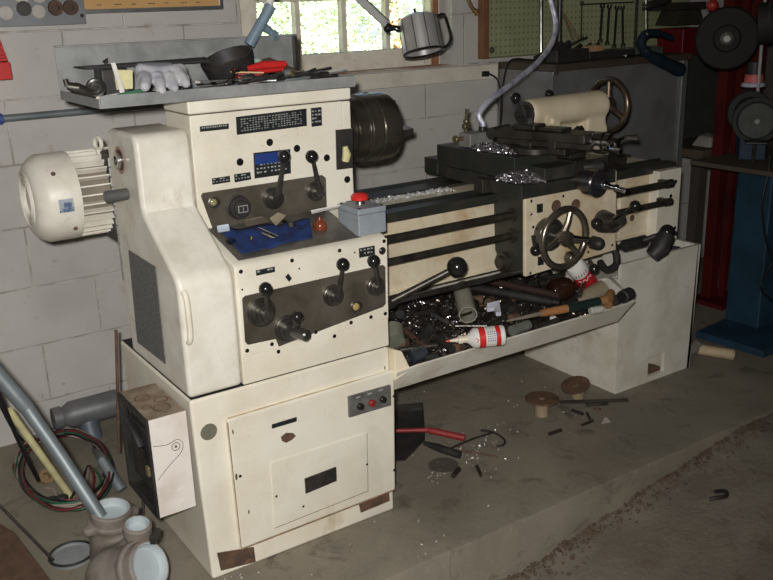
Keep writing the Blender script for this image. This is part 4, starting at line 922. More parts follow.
p = at(562, 289, Z=.47); m = M(); dd = V((1, -.25, .1)).normalized(); m.lathe(p-dd*.045, dd, [(0, .012), (.004, .030), (.02, .038), (.06, .038), (.075, .030), (.085, .016), (.10, .015)], 28); single('amber_jar', m, AMBER, 'dark amber glass jar lying under the apron', 'jar')
bar('round_steel_bar', (508, 295), (560, 303), .010, DSTEEL, 'shiny round bar lying behind the scraper in the chip tray', 'bar', Z0=.465, Z1=.46)
bar('black_flat_file', (470, 287), (552, 302), .014, BLACKM, 'long black bar slanting across the middle of the chip tray', 'bar', Z0=.475, Z1=.465)
bar('dark_brown_bar', (490, 281), (560, 296), .012, mat('dark_brown_bar', (.05, .03, .025), .35), 'dark brown bar behind the long black bar', 'bar', Z0=.48, Z1=.475)
bar('bright_rod', (455, 326), (487, 326), .005, DSTEEL, 'short steel rod behind the glue bottle', 'rod', Z0=.462)
bar('drill_rod', (432, 314), (448, 323), .006, ALU, 'light grey drill shank left of the grey tube', 'drill bit', Z0=.455, Z1=.45)
bar('rusty_lever', (398, 325), (425, 347), .009, mat('rust_brown_bar', (.09, .045, .03), .6), 'rust-brown bar slanting at the left end of the chip tray', 'bar', Z0=.45, Z1=.43)
bar('brown_hose', (425, 330), (452, 349), .012, BLACKM, 'black sleeve lying left of the glue bottle nozzle', 'sleeve', Z0=.435, Z1=.43)
bar('dark_boring_bar', (400, 350), (437, 345), .009, OILY, 'oily boring bar behind the bluish steel collar', 'bar', Z0=.425, Z1=.43)
bar('grey_tube_piece', (512, 331), (528, 325), .016, mat('dull_grey_tube', (.16, .17, .15), .5), 'dull grey tube piece right of the glue bottle', 'tube', Z0=.445)
bar('steel_ring_tool', (536, 327), (558, 319), .006, DSTEEL, 'slim dark rod along the tray lip below the scraper', 'rod', Z0=.45)
p = at(548, 282, Z=.47); single('round_black_knob', M().ball(p+V((-.11, .03, .0)), .03, 20, (1, 1, .8)), BLACKM, 'round black knob behind the dark amber jar', 'knob')
p = at(553, 318, Z=.45); single('white_scrap', M().box((p.x-.008, p.y-.005, p.z-.004), (p.x+.008, p.y+.005, p.z+.005)), WHITE, 'small white scrap under the brown grip of the scraper', 'scrap')
m = M(); p0 = at(583, 282, Z=.5); p1 = at(577, 298, Z=.48); m.tube([p0, p1], .0035, 8); m.tube([p0+V((.012, 0, .0)), p1+V((.014, 0, 0))], .003, 8); single('thin_wires', m, DSTEEL, 'pair of thin steel pins left of the tan tube', 'pins')
p0, p1 = at(590, 311, Z=.46), at(602, 309, Z=.46); single('clear_tube', M().rcyl(p0, p1, .012, .002), mat('milky_plastic', (.45, .45, .38), .3), 'short milky plastic tube near the right end of the tray lip', 'tube')
rr = random.Random(11)
for i in range(60):
    x = rr.uniform(.62, 1.42); y = rr.uniform(.04, .30); z = th_z(x, y)+.012+.02*rr.random(); a = rr.uniform(-.6, .9); l = rr.uniform(.03, .075); d = V((cos(a), sin(a), rr.uniform(-.12, .12)))
    c = V((x, y, z)); mt = (OILY, DSTEEL, BLACKM, OILY, RUST, DSTEEL)[i % 6]
    if i % 4 == 0: wrench('oily_spanner', c-d*l, c+d*l, .012, mt, 'oily spanner half buried in the chips of the chip tray', 'spanner', 'oily spanners in the chip tray')
    elif i % 4 == 1: single('oily_drill_bit', M().lathe(c-d*l, d, [(0, .001), (.01, .006), (l, .006), (l, .007), (2*l, .007)], 10), mt, 'oily drill bit lying among the chips of the chip tray', 'drill bit', 'oily drill bits in the chip tray')
    elif i % 4 == 2: single('oily_bush', M().lathe(c, d, [(0, .014), (.028, .016), (.028, .010), (.01, .009)], 18), mt, 'oily round bush lying among the chips of the chip tray', 'bush', 'oily bushes in the chip tray')
    else: single('cutting_tool', M().box((-l, -.006, -.006), (l, .006, .006), Matrix.Translation(c) @ Rz(a)), mt, 'square cutting tool bar lying among the chips of the chip tray', 'tool bit', 'square tool bars in the chip tray', bevel=.001)
# junk in the right sump
p = at(640, 262, Z=.44); single('brown_sump_lump', M().ball(V((1.80, .20, .428)), .03, 16, (1.5, .8, .5)), mat('brown_lump', (.10, .06, .035), .6), 'brown oily lump in the top of the right pedestal', 'lump')
single('grey_sump_can', M().lathe((1.93, .22, .413), (0, 0, 1), [(0, .03), (.09, .03), (.09, .026), (.02, .025)], 24, False), mat('grey_sump_can', (.16, .15, .12), .5), 'dull grey can standing in the right pedestal behind the black lever', 'can')
single('black_sump_can', M().lathe((2.01, .24, .413), (0, 0, 1), [(0, .03), (.055, .03), (.055, .026), (.02, .025)], 24, False), BLACKM, 'black can standing in the right corner of the right pedestal', 'can')

# ================================================================== LEFT: electrical box, fitting, wires
t = thing('electrical_box', 'open cream electrical box with knockouts hanging on the left side of the pedestal', 'electrical box', (-.05, .12, .21))
ex0, ex1, ey0, ey1, ez0, ez1 = -.100, -.006, .015, .222, .212, .468
BOXW = mat('flaking_cream_box', (.78, .72, .66), .4, 0, (.62, .54, .46), 8, .45, .7, .05, (.3, .2, .14), 12, .66, .74)
m = M(); m.box((ex0, ey0, ez0), (ex1, ey0+.004, ez1)); m.out('box_face', BOXW, t, bevel=.001)
m = M(); m.box((ex0, ey0+.004, ez1-.004), (ex1, ey1, ez1)); top = m.out('box_top', KNOCK, t)
for x, y, r in ((-.065, .15, .018), (-.03, .115, .016), (-.045, .07, .020), (-.075, .09, .011)):
    M().ring((x, y, ez1), (0, 0, 1), r, .0016, 24, 6).out('knockout', RUST, top)
m = M(); m.box((ex1-.003, ey0+.004, ez0), (ex1, ey1, ez1-.004)); m.box((ex0, ey0+.004, ez0), (ex1-.003, ey1, ez0+.004)); m.box((ex0, ey1-.004, ez0+.004), (ex1-.003, ey1, ez1-.004)); m.out('box_shell', DSTEEL, t)
m = M(); m.box((ex0-.004, ey0-.001, ez0-.002), (ex0+.002, ey0+.008, ez1+.001)); m.box((ex0-.004, ey1-.01, ez0-.002), (ex0+.002, ey1+.002, ez1+.001)); m.box((ex0-.004, ey0+.008, ez1-.014), (ex0+.002, ey1-.01, ez1+.001)); m.box((ex0-.004, ey0+.008, ez0-.002), (ex0+.002, ey1-.01, ez0+.012))
m.out('black_edging', BLACKM, t)
m = M(); m.box((ex0+.006, .05, .26), (ex0+.045, .19, .42)); cb = m.out('switch_block', BLACKM, t, bevel=.004)
m = M(); m.box((ex0+.000, .075, .31), (ex0+.006, .13, .37)); m.out('switch_toggle', BLACK, cb, bevel=.002)
m = M(); m.box((ex0-.002, .055, .305), (ex0+.006, .072, .330)); m.out('brass_latch', mat('latch_brass', (.40, .32, .18), .4, .6), cb, bevel=.002)
m = M(); m.tube([(ex0, .20, .45), (ex0-.006, .16, .42), (ex0-.004, .12, .40), (ex0, .09, .37)], .009, 8, smooth=3); m.out('rubber_flap', BLACKM, t)
m = M(); m.ring((-.040, ey0-.0005, .385), (0, 1, 0), .010, .0008, 20, 6); m.tube([(-.094, ey0-.0004, .402), (-.06, ey0-.0004, .396), (-.035, ey0-.0004, .402), (-.022, ey0-.0004, .388), (-.03, ey0-.0004, .365), (-.06, ey0-.0004, .342), (-.092, ey0-.0004, .312)], .0007, 6, smooth=4); m.out('scratched_outline', RUST, t)
for z, r in ((.385, .0035), (.262, .010), (.235, .006)): M().rcyl((-.040, ey0, z), (-.040, ey0-.0012, z), r, .0005, 16).out('rivet', (ALU if r < .004 else BOXW), t)
M().box((-.006, .10, .30), (.0, .14, .38)).out('mounting_strap', DSTEEL, t)

# pump-like cast fitting with three lined ports
t = thing('cast_pipe_fitting', 'grey cast iron pipe fitting with three pale lined openings in the lower left corner', 'pipe fitting', (-.2, -.02, 0))
P1 = at(111, 509, Z=.245); P2 = at(141, 529, Z=.235); P3 = at(150, 566, Z=.175)
n1 = V((.05, -.12, 1)).normalized(); n2 = V((.05, -.2, 1)).normalized(); n3 = V((.46, -.64, .42)).normalized()
P1 -= n1*.022; P2 -= n2*.016; P2 += V((-.003, .016, 0)); P3 -= n3*.022
b0 = V((P1.x+.005, P1.y+.0, .0))
m = M()
m.tube([b0+V((0, 0, .0)), b0+V((0, 0, .05)), P1-n1*.10, P1-n1*.012], [.085, .062, .055, .050], 24)
m.lathe(P1-n1*.014, n1, [(0, .055), (.014, .055)], 32)
for s_ in (-1, 1):
    e = P1+V((.058*s_, .012*s_, 0)); m.lathe(e-n1*.02, n1, [(0, .014), (.018, .014)], 14)
C3 = P3-n3*.088
m.ball(C3, .072, 28); m.tube([C3, P3-n3*.004], [.066, .060], 28); m.lathe(P3-n3*.016, n3, [(0, .066), (.014, .066)], 36)
m.tube([C3+V((-.01, .03, 0)), P2-n2*.035, P2-n2*.002], [.04, .032, .031], 24)
m.tube([C3-V((0, 0, 0)), V((C3.x, C3.y, .0))], [.05, .07], 24); m.tube([P1-n1*.09, C3], [.05, .06], 20)
body = m.out('fitting_body', CAST, t, remesh=.0045)
for nm, P_, n_, r in (('port', P1, n1, .040), ('port', P2, n2, .024), ('port', P3, n3, .050)):
    m = M(); m.lathe(P_, n_, [(.0026, 0.0005), (.0030, r*.5), (.0045, r*.9), (.010, r-.001), (.024, r), (.0245, r+.003)], 36, False); pt = m.out(nm, PALEB, t)
    M().lathe(P_, n_, [(.0, r+.009), (.020, r+.009), (.0235, r+.006), (.0245, r+.002), (.022, r+.001)], 40, False).out('port_rim', RUST if r > .05 else CAST, pt)
p = at(155, 536, Z=.235); M().box((-.020, -.006, -.010), (.020, .006, .010), Matrix.Translation(p) @ Rz(radians(50))).out('port_clip', BLACKM, t, bevel=.002)
p = at(113, 577, Z=.16); M().lathe(p, (-.2, -1, .2), [(-.03, .016), (.0, .016), (.002, .012), (.012, .010)], 16).out('drain_plug', mat('green_plug', (.22, .27, .25), .4, .3), t)
# bent pipe
pe = at(100, 513, Z=.245); pm = at(27, 408, Y=.22); pu = at(-25, 348, Y=.26)
t = tag(M().tube([pe+V((0, 0, -.012)), pe*.5+pm*.5, pe*.1+pm*.9, pm, pm*.9+pu*.1, pu], [.0165, .0165, .017, .018, .019, .019], 20, smooth=5).out('bent_pipe', GALV), 'grey bent conduit pipe leaning in from the left edge into the cast fitting', 'pipe')
a, b_ = at(9, 410, Y=.55), at(71, 497, Z=.012); tag(M().tube([a, b_], .0105, 12).out('yellowed_rod', YELLOW), 'yellowed plastic rod beside the bent pipe', 'rod')
# grey lid on the floor, rod, brown board
p = at(72, 557, Z=0); t = thing('flanged_disc', 'round grey disc with dark rim lying on the floor left of the fitting', 'disc', p)
M().lathe(p, (0, 0, 1), [(0, .056), (.010, .058), (.011, .050), (.004, .049), (.004, 0.0005)], 40, False).out('disc_plate', mat('lid_grey', (.30, .32, .33), .5, .1, (.22, .23, .23), 14), t)
M().ring(p+V((0, 0, .011)), (0, 0, 1), .056, .0035, 44, 8).out('disc_rim', BLACKM, t)
a, b_ = at(-6, 500, Z=.06), at(53, 560, Z=.016); tag(M().tube([a, b_], .004, 10).out('thin_steel_rod', DSTEEL), 'thin dark steel rod resting on the round grey disc', 'rod')
q = [at(-30, 506, Z=.06), at(14, 532, Z=.06), at(74, 612, Z=.06), at(-30, 660, Z=.06)]
single('brown_board', M().hexa([p-V((0, 0, .06)) for p in q], q), mat('brown_pressboard', (.13, .07, .04), .85, 0, (.09, .05, .03), 30, .4, .6, .3), 'brown fibre board in the bottom left corner of the picture', 'board')
# coil of wires on the floor against the wall
t = thing('wire_coil', 'loose coil of green, red and black wires on the floor by the wall', 'wires', at(62, 470, Z=0))
rr = random.Random(4)
for i, (mt, nm) in enumerate(((WGREEN, 'green_wire'), (WGREEN, 'green_wire'), (WRED, 'red_wire'), (WRED, 'red_wire'), (WBLACK, 'black_wire'), (WPALE, 'pale_wire'), (WGREEN, 'green_wire'), (WPALE, 'pale_wire'), (WBLACK, 'black_wire'), (WGREEN, 'green_wire'), (WBLACK, 'black_wire'), (WRED, 'red_wire'))):
    cx, cy, rx, ry = 64+rr.uniform(-3, 3), 471+rr.uniform(-4, 3), 46+rr.uniform(-5, 3), 38+rr.uniform(-5, 2)
    pts = []
    for k in range(28):
        a = 2*pi*k/28*1.03+i; px, py = cx+rx*cos(a)+rr.uniform(-1, 1), cy+ry*sin(a)+rr.uniform(-1, 1)
        hh = .012+.006*i+.006*rr.random(); p = at(px, py, Z=hh)
        if p.y > WY-.012:
            p = at(px, py, Y=WY-.010-.003*(i % 3))
        pts.append(p)
    M().tube(pts, .0034, 7, smooth=3).out(nm, mt, t)
for x, y in ((108, 474), (62, 498), (52, 500)): M().ball(at(x, y, Z=.03), .016, 14, (1.2, 1, .7)).out('black_tape', BLACKM, t)
for i, (x0, y0, x1, y1, mt) in enumerate(((88, 466, 70, 500, WBLACK), (90, 466, 92, 497, WRED), (92, 468, 101, 492, WGREEN), (88, 468, 80, 500, WPALE), (45, 488, 57, 500, WPALE))):
    a, b_ = at(x0, y0, Z=.03), at(x1, y1, Z=.02); M().tube([a, (a+b_)/2+V((.01, 0, .01)), b_], .004, 7, smooth=4).out('wire_end', mt, t)
p = at(43, 474, Z=.02); single('wood_plug', M().lathe(p-V((0, 0, .02)), (.2, -.6, .6), [(0, .022), (.03, .024), (.03, .012), (.012, .011)], 20), mat('ochre_plug', (.26, .17, .09), .6), 'round ochre plug with dark hole inside the coil of wires', 'plug')
for i, (x0, y0, x1, y1, l) in enumerate(((-5, 385, 38, 480, 'black cable hanging down left of the yellowed rod'), (-4, 396, 22, 440, 'second thinner black cable at the left edge under the bent pipe'))):
    a, b_ = at(x0, y0, Y=.45+.12*i), at(x1, y1, Y=.62+.12*i); tag(M().tube([a, (a+b_)/2+V((0, 0, -.02)), b_], .0055-.001*i, 8, smooth=4).out('black_cable', WBLACK), l, 'cable')
# conduit body on the wall
t = thing('conduit_body', 'grey conduit body with a downward pipe low on the wall behind the electrical box', 'conduit', (0, 1.05, .0))
a, b_ = at(62, 417, Y=1.03), at(118, 402, Y=1.03); m = M(); m.tube([a, a*.85+b_*.15, b_], [.030, .046, .046], 20); m.tube([a+V((-.03, 0, 0)), a], .038, 16); m.out('conduit_housing', mat('grey_cast_conduit', (.17, .175, .18), .5, .2), t, bevel=.002)
c, d = at(87, 418, Y=1.03), at(95, 446, Y=.98); m = M(); m.tube([c, d], [.036, .032], 18); m.out('conduit_outlet', mat('blue_grey_outlet', (.13, .15, .18), .5, .2), t)
M().ball(at(95.5, 449, Y=.95), .010, 12).out('set_screw', CHROME, t)
tag(M().tube([d, at(103, 462, Z=.10), at(122, 490, Z=.03)], .016, 12).out('floor_conduit', GALV), 'grey conduit running down from the wall fitting to the floor', 'conduit')
tag(M().tube([at(116, 330, Y=.53), at(119, 452, Y=.53)], .0045, 8).out('rusty_rod', RUST), 'thin rusty rod standing upright behind the left edge of the pedestal', 'rod')
tag(M().tube([at(143, 480, Z=.09), at(143, 520, Z=.0)], .004, 8).out('short_black_rod', BLACKM), 'short black rod below the electrical box, behind the fitting', 'rod')

# ================================================================== ON THE SLAB
fz = .001
t = thing('dustpan', 'dark metal dustpan lying on the slab beside the pedestal', 'dustpan', at(415, 440, Z=0))
q = [at(386, 414, Z=fz), at(423, 411, Z=fz), at(425, 440, Z=fz), at(405, 461, Z=fz), at(386, 462, Z=fz)]
M().hexa(q, [p+V((0, 0, .004)) for p in q]).out('pan', BLACKM, t)
m = M()
for a, b_ in zip(q, q[1:3]): m.hexa([a, b_, b_+V((0, .006, 0)), a+V((0, .006, 0))], [a+V((0, 0, .03)), b_+V((0, 0, .03)), b_+V((0, .006, .03)), a+V((0, .006, .03))])
m.out('pan_rim', DSTEEL, t)
a, b_ = at(424, 443, Z=.02), at(460, 455, Z=.014); M().tube([a, a*.6+b_*.4, b_], [.007, .0125, .0125], 12).out('handle', BLACKM, t)
tag(M().tube([at(388, 431, Z=.035), at(424, 430, Z=.035), at(430, 430.5, Z=.033), at(465, 438, Z=.02)], [.007, .008, .011, .011], 12, smooth=3).out('red_handled_bar', mat('red_handle', (.32, .03, .03), .5)), 'red-handled bar lying across the dustpan', 'bar')
tag(M().tube([at(x, y, Z=.01) for x, y in ((449, 449), (458, 445), (475, 438), (491, 433), (484, 431), (480, 430.5), (488, 431), (499, 435), (505, 441), (503, 445), (496, 446))], .0035, 8, smooth=3).out('wire_hook', BLACKM), 'black wire hook with curved end lying on the slab', 'hook')
tag(M().tube([at(458, 450, Z=.006), at(497, 456.5, Z=.006)], .0035, 8).out('rusty_pin', RUST), 'thin rusty rod lying right of the black dustpan handle', 'rod')
p = at(443.5, 466, Z=.001); single('flat_steel_disc', M().lathe(p, (0, 0, 1), [(0, .047), (.004, .047), (.004, .006), (.003, .005), (.003, .0005)], 40), mat('dull_disc', (.17, .15, .12), .5, .4), 'flat dull steel disc lying on the slab in front of the dustpan', 'disc')
for (x0, y0, x1, y1, r, nm, l) in ((453, 476, 459, 469, .008, 'black_pin', 'short black pin touching the flat steel disc'), (477, 466, 481, 476, .005, 'dark_bolt', 'small dark bolt right of the flat steel disc'), (572, 410, 583, 414, .006, 'steel_stub', 'short dark stub in front of the flat bar near the right pedestal'), (582, 425, 593, 420.5, .005, 'dark_offcut', 'dark offcut lying nearest the slab edge below the flat bar'), (549, 434, 561, 430, .006, 'rusty_bolt', 'rusty bolt below the rusty spool'), (587, 413, 590, 419, .005, 'grey_stub', 'grey stub right of the short dark stub')):
    tag(M().tube([at(x0, y0, Z=r), at(x1, y1, Z=r)], r, 10).out(nm, mat(nm, (.05, .04, .035), .5, .4)), l, 'scrap')
tag(M().ring(at(597.5, 409, Z=.004), (0, 0, 1), .010, .003, 20, 6).out('steel_washer', RUST), 'small rusty washer in front of the flat bar', 'washer')
p = at(605, 420, Z=.01); single('pale_scrap', M().hexa([p+V((-.018, 0, -.01)), p+V((.018, -.01, -.01)), p+V((.01, .02, -.01))], [p+V((-.006, 0, .012)), p+V((.006, 0, .010)), p+V((0, .008, .008))]), mat('pale_scrap_stone', (.32, .29, .25), .7), 'pale angular crumb of concrete below the flat bar', 'crumb')
m = M(); a, b_ = at(560, 401.5, Z=.008), at(628, 399, Z=.008); dd = (b_-a).normalized(); s_ = V((-dd.y, dd.x, 0)); m.hexa([a-s_*.009+V((0, 0, -.007)), b_-s_*.009+V((0, 0, -.007)), b_+s_*.009+V((0, 0, -.007)), a+s_*.009+V((0, 0, -.007))], [a-s_*.009, b_-s_*.009, b_+s_*.009, a+s_*.009]); single('flat_bar', m, mat('dark_flat_bar', (.06, .05, .04), .5, .3), 'long dark flat bar lying by the foot of the right pedestal', 'bar')
tag(M().tube([at(586, 405, Z=.005), at(608, 403.5, Z=.005)], .006, 8).out('short_dark_bar', OILY), 'short dark bar in front of the long flat bar', 'bar')
def spool(x, y, h, R, tilt, l, mt):
    base = at(x, y, Z=0); t = thing('rusty_spool', l, 'spool', base); ax = V((tilt, 0, 1)).normalized()
    M().lathe(base+V((0, 0, .001)), ax, [(0, .024), (h, .024)], 24).out('spool_core', mat('cork_core', (.34, .26, .16), .7), t)
    M().lathe(base+V((0, 0, .001))+ax*h, ax, [(0, R), (.005, R), (.006, R-.003), (.004, .014), (.012, .012), (.012, .0005)], 40).out('spool_disc', RUST, t)
spool(541.5, 415, .058, .058, 0, 'rusty flanged disc on a tan core standing on the slab', None)
spool(578, 397, .050, .052, -.32, 'second rusty disc on a tan core, tipped left by the right pedestal', None)
def slabchips():
    c = random.choice([(440, 472, 16, 10), (458, 452, 26, 16), (480, 445, 22, 16), (505, 440, 60, 50), (545, 400, 90, 30), (230, 575, 60, 4), (440, 560, 120, 40)])
    return at(c[0]+random.gauss(0, c[2]*.5), c[1]+random.gauss(0, c[3]*.5), Z=.0025), 0
def slabchips2():
    while True:
        p, _ = slabchips()
        if p.y > -.24 and not (p.x < .58 and p.y > -.01): return p, 0
swarf('metal_shavings', slabchips2, 130, .0042, [SWARFW], 'pale metal chips sprinkled on the slab around the dustpan and spools', seed=6)
def edgechips():
    x = random.uniform(.75, 1.9); y = -.262-abs(random.gauss(0, .03)); return V((x, y, lowz(x, y)+.003)), 0
swarf('floor_debris', edgechips, 420, .009, [mat('brown_debris', (.12, .075, .05), .8), ], 'brown dirt and chips collected along the foot of the slab edge', seed=8)
pw = [(559, 552), (558, 545), (562, 535), (572, 529), (584, 529), (592, 532)]
tag(M().tube([at(x, y, Z=-.145+.0) for x, y in pw], .0035, 8, smooth=4).out('bent_wire', BLACKM), 'bent black wire lying at the foot of the slab edge', 'wire')
tag(M().tube([at(x, y, Z=-.14) for x, y in ((584, 541), (592, 530), (600, 522), (612, 508))], [.008, .006, .005, .004], 8, smooth=3).out('rusty_strip', RUST), 'rusty strip lying along the foot of the slab edge beside the bent wire', 'strip')
p = at(593, 516, Z=-.14); single('pink_pebble', M().ball(p, .010, 12, (1.2, 1, .8)), mat('pinkish_stone', (.42, .24, .18), .7), 'small pinkish pebble above the bent wire', 'pebble')
for x, y, i in ((718, 496, 0),): 
    p = at(x, y, Z=-.04); tag(M().tube([p+V((-.04, .0, .004)), p+V((-.02, -.015, .01)), p+V((.01, -.02, .006)), p+V((.035, .0, .004)), p+V((.0, .01, .01))], .006, 8, smooth=3).out('dark_twist', BLACKM), 'dark twisted scrap on the lower floor at right', 'scrap')
p0, p1 = at(698, 349, Z=.022), at(734, 355, Z=.022); m = M(); m.lathe(p0, p1-p0, [(0, .021), ((p1-p0).length, .021), ((p1-p0).length, .018), (.0, .018)], 24); single('cardboard_tube', m, mat('pale_card_tube', (.58, .45, .28), .7), 'pale cardboard tube lying right of the right pedestal', 'tube')
p0, p1 = at(688, 352, Z=.02), at(704, 346, Z=.02); single('grey_rag_roll', M().tube([p0, (p0+p1)/2+V((0, 0, .01)), p1], [.018, .028, .018], 12), mat('grey_rag', (.20, .18, .15), .9), 'grey-brown rag roll between the right pedestal and the cardboard tube', 'rag')

# ================================================================== BACK WALL, LEFT
t = thing('tool_rack_plate', 'grey steel plate with round holes at the top left of the wall', 'rack', (-.1, 1.07, 1.40))
zb0 = at(85, 24, Y=1.085).z; xr = at(86, 20, Y=1.085).x
m = M(); m.box((xr-.60, 1.083, zb0), (xr, 1.087, zb0+.20)); m.box((xr-.60, 1.087, zb0), (xr, 1.106, zb0+.004)); rp_ = m.out('rack_plate', mat('blue_grey_plate', (.24, .25, .26), .4, .3, (.19, .2, .21), 10), t, bevel=.001)
for x, y, kind in ((6, 13, 0), (23.5, 8.5, 1), (38.5, 11.5, 0), (55.5, 8, 2), (70.5, 7.5, 2), (22, -3, 0), (39, -4, 0)):
    c = at(x, y, Y=1.082); r = .019
    m = M(); m.ring((c.x, 1.082, c.z), (0, 1, 0), r, .0016, 28, 6)
    if kind == 0: m.lathe((c.x, 1.0828, c.z), (0, -1, 0), [(0, r), (.0006, r)], 28); m.out('open_hole', mat('wall_seen_through', (.52, .48, .44), .6) , rp_)
    elif kind == 1: m.lathe((c.x, 1.083, c.z), (0, -1, 0), [(0, r+.003), (.012, r+.002), (.012, .004), (.002, .003)], 28); m.out('dark_cone_end', DSTEEL, rp_)
    else: m.lathe((c.x, 1.083, c.z), (0, -1, 0), [(0, r+.004), (.010, r+.003), (.010, .009), (.001, .008)], 28); m.out('rusty_collet_end', RUST, rp_)
c = at(82, 15.5, Y=1.082); M().rcyl((c.x, 1.083, c.z), (c.x, 1.079, c.z), .006).out('rack_bolt', DSTEEL, rp_)
t = thing('framed_board', 'orange board in a silver frame at the top of the wall left of the window', 'board', (.4, 1.09, 1.42))
zf = at(222, 9.5, Y=1.095).z; xl, xr2 = xr+.004, at(222.5, 5, Y=1.095).x
M().box((xl-.02, 1.094, zf+.012), (xr2-.012, 1.106, zf+.30)).out('orange_board', ORANGE, t)
m = M(); m.box((xl-.02, 1.088, zf), (xr2, 1.106, zf+.013)); m.box((xr2-.012, 1.088, zf+.013), (xr2, 1.106, zf+.30)); m.out('silver_frame', ALU, t, bevel=.001)
rr = random.Random(2)
for k in range(7):
    x = xl+.04+.055*k; m = M()
    for j in range(2+k % 2): m.box((x+.008*j, 1.0925, zf+.024), (x+.008*j+.005, 1.0938, zf+.027))
    m.out('printed_mark', BLACKM, t)
t = thing('red_bin', 'red plastic bin with ribbed edge at the left edge of the wall', 'bin', at(0, 80, Y=1.05))
a = at(10, 80, Y=1.06); z1 = at(8, 38, Y=1.06).z
M().box((a.x-.16, 1.02, a.z+.004), (a.x, 1.1075, a.z+(z1-a.z)*.45)).out('bin_body', REDP if 0 else RED, t, bevel=.002)
for k in range(7):
    z = a.z+(z1-a.z)*(.47+.075*k); M().box((a.x-.16, 1.03, z), (a.x-.004-.002*k, 1.106, z+.008)).out('rib', RED, t)
M().box((a.x-.16, 1.045, a.z+(z1-a.z)*.44), (a.x-.008-.01, 1.105, z1)).out('bin_back', REDP, t)
a, b_ = at(-40, 122.5, Y=1.085), at(100, 104.5, Y=1.085); t = tag(M().cyl((a.x, 1.085, a.z), (b_.x+.35, 1.085, a.z), .0115).out('wall_pipe', GALV), 'thin grey pipe running horizontally along the wall behind the shelf', 'pipe')
M().rcyl((a.x+.05, 1.085, a.z), (at(2.5, 118, Y=1.085).x, 1.085, a.z), .017, .002).out('blue_coupling', mat('blue_coupling', (.05, .09, .30), .5), t)

# hanging grey tool and work lamp in front of the window
t = thing('vacuum_nozzle', 'grey-blue plastic T-shaped nozzle hanging in front of the left window panes', 'nozzle', at(262, 25, Y=.62))
NZ = mat('nozzle_plastic', (.20, .27, .33), .4)
a, b_ = at(249, 45, Y=.415), at(271, 6, Y=.405); m = M(); m.tube([a, b_], [.0150, .0150], 18); nb = m.out('nozzle_bar', NZ, t)
c, d = at(262, 25, Y=.415), at(276, 36, Y=.42); m = M(); m.tube([c, c*.5+d*.5, d], [.012, .011, .006], 14); m.out('nozzle_neck', NZ, t)
M().ring(at(275, 35, Y=.41), (.2, -1, .2), .011, .003, 20, 8).out('hanging_ring', NZ, t)
c, d = at(266, 12, Y=.43), at(275, -14, Y=.44); M().tube([c, d], .012, 14).out('white_tube', WHITE, t)
t = thing('work_lamp', 'chrome cylindrical work lamp on a jointed arm in front of the window', 'lamp', at(423, 35, Y=.80))
lt, lb_ = at(417, 15, Y=.78), at(424, 54, Y=.74); ax = (lb_-lt).normalized(); LL = (lb_-lt).length; R_ = .068
m = M(); m.lathe(lt, ax, [(0, .001), (.0, R_*.62), (.004, R_*.70), (.010, R_*.93), (.012, R_), (LL-.01, R_*1.04), (LL-.01, R_*.98), (.02, R_*.9), (.02, .001)], 40, False)
lamp = m.out('lamp_shade', mat('brushed_chrome', (.62, .60, .58), .32, .55, (.50, .48, .46), 5), t)
m = M(); m.ring(lb_-ax*.006, ax, R_*1.03, .004, 44, 8); m.out('shade_rim', BLACK, lamp)
u_, w_ = basis(ax)
for k in range(10):
    a = 2*pi*k/10+.3; q = lambda s: lt+ax*s+(u_*cos(a)+w_*sin(a))*R_*(1.005+.035*s/LL); M().tube([q(.013), q(LL-.012)], .0018, 6).out('shade_seam', DSTEEL, lamp)
M().ball(lt+ax*(LL*.5), .03, 18).out('bulb', mat('frosted_bulb', (.7, .7, .68), .3), lamp)
m = M(); side = V((.82, -.45, 0)).normalized(); side = (side-ax*side.dot(ax)).normalized()
h = [lt+ax*.015+side*R_, lt+ax*.012+side*(R_+.022), lt+ax*.03+side*(R_+.030), lt+ax*(LL-.045)+side*(R_+.036), lt+ax*(LL-.018)+side*(R_+.022), lt+ax*(LL-.012)+side*R_]
m.tube(h, .0055, 10, smooth=4); m.out('lamp_handle', BLACK, t)
m = M(); p = lt-ax*.0; m.tube([p+V((-.004, 0, 0)), p+V((-.012, 0, .022))], .0045, 10); m.out('lamp_switch', BLACK, t)
j = at(388, 28, Y=.82); m = M(); m.tube([j, j+(lt+ax*.035-side*R_-j)*.6, lt+ax*.04-side*R_], [.014, .010, .013], 14); m.ball(j, .017, 16); m.out('lamp_joint', BLACK, t)
a, b_ = at(340, -18, Y=.86), at(385, 24, Y=.825); dd = (b_-a).normalized(); s_ = dd.cross(V((0, -1, 0))).normalized(); m = M(); m.hexa([a-s_*.012, b_-s_*.012, b_+s_*.012, a+s_*.012], [p+V((0, -.012, 0)) for p in (a-s_*.012, b_-s_*.012, b_+s_*.012, a+s_*.012)]); arm = m.out('lamp_arm', mat('white_arm', (.55, .55, .52), .4), t, bevel=.001)
M().tube([a-s_*.016+V((0, -.006, 0)), b_-s_*.014+V((0, -.006, 0))], .004, 8).out('lamp_cable', BLACK, arm)

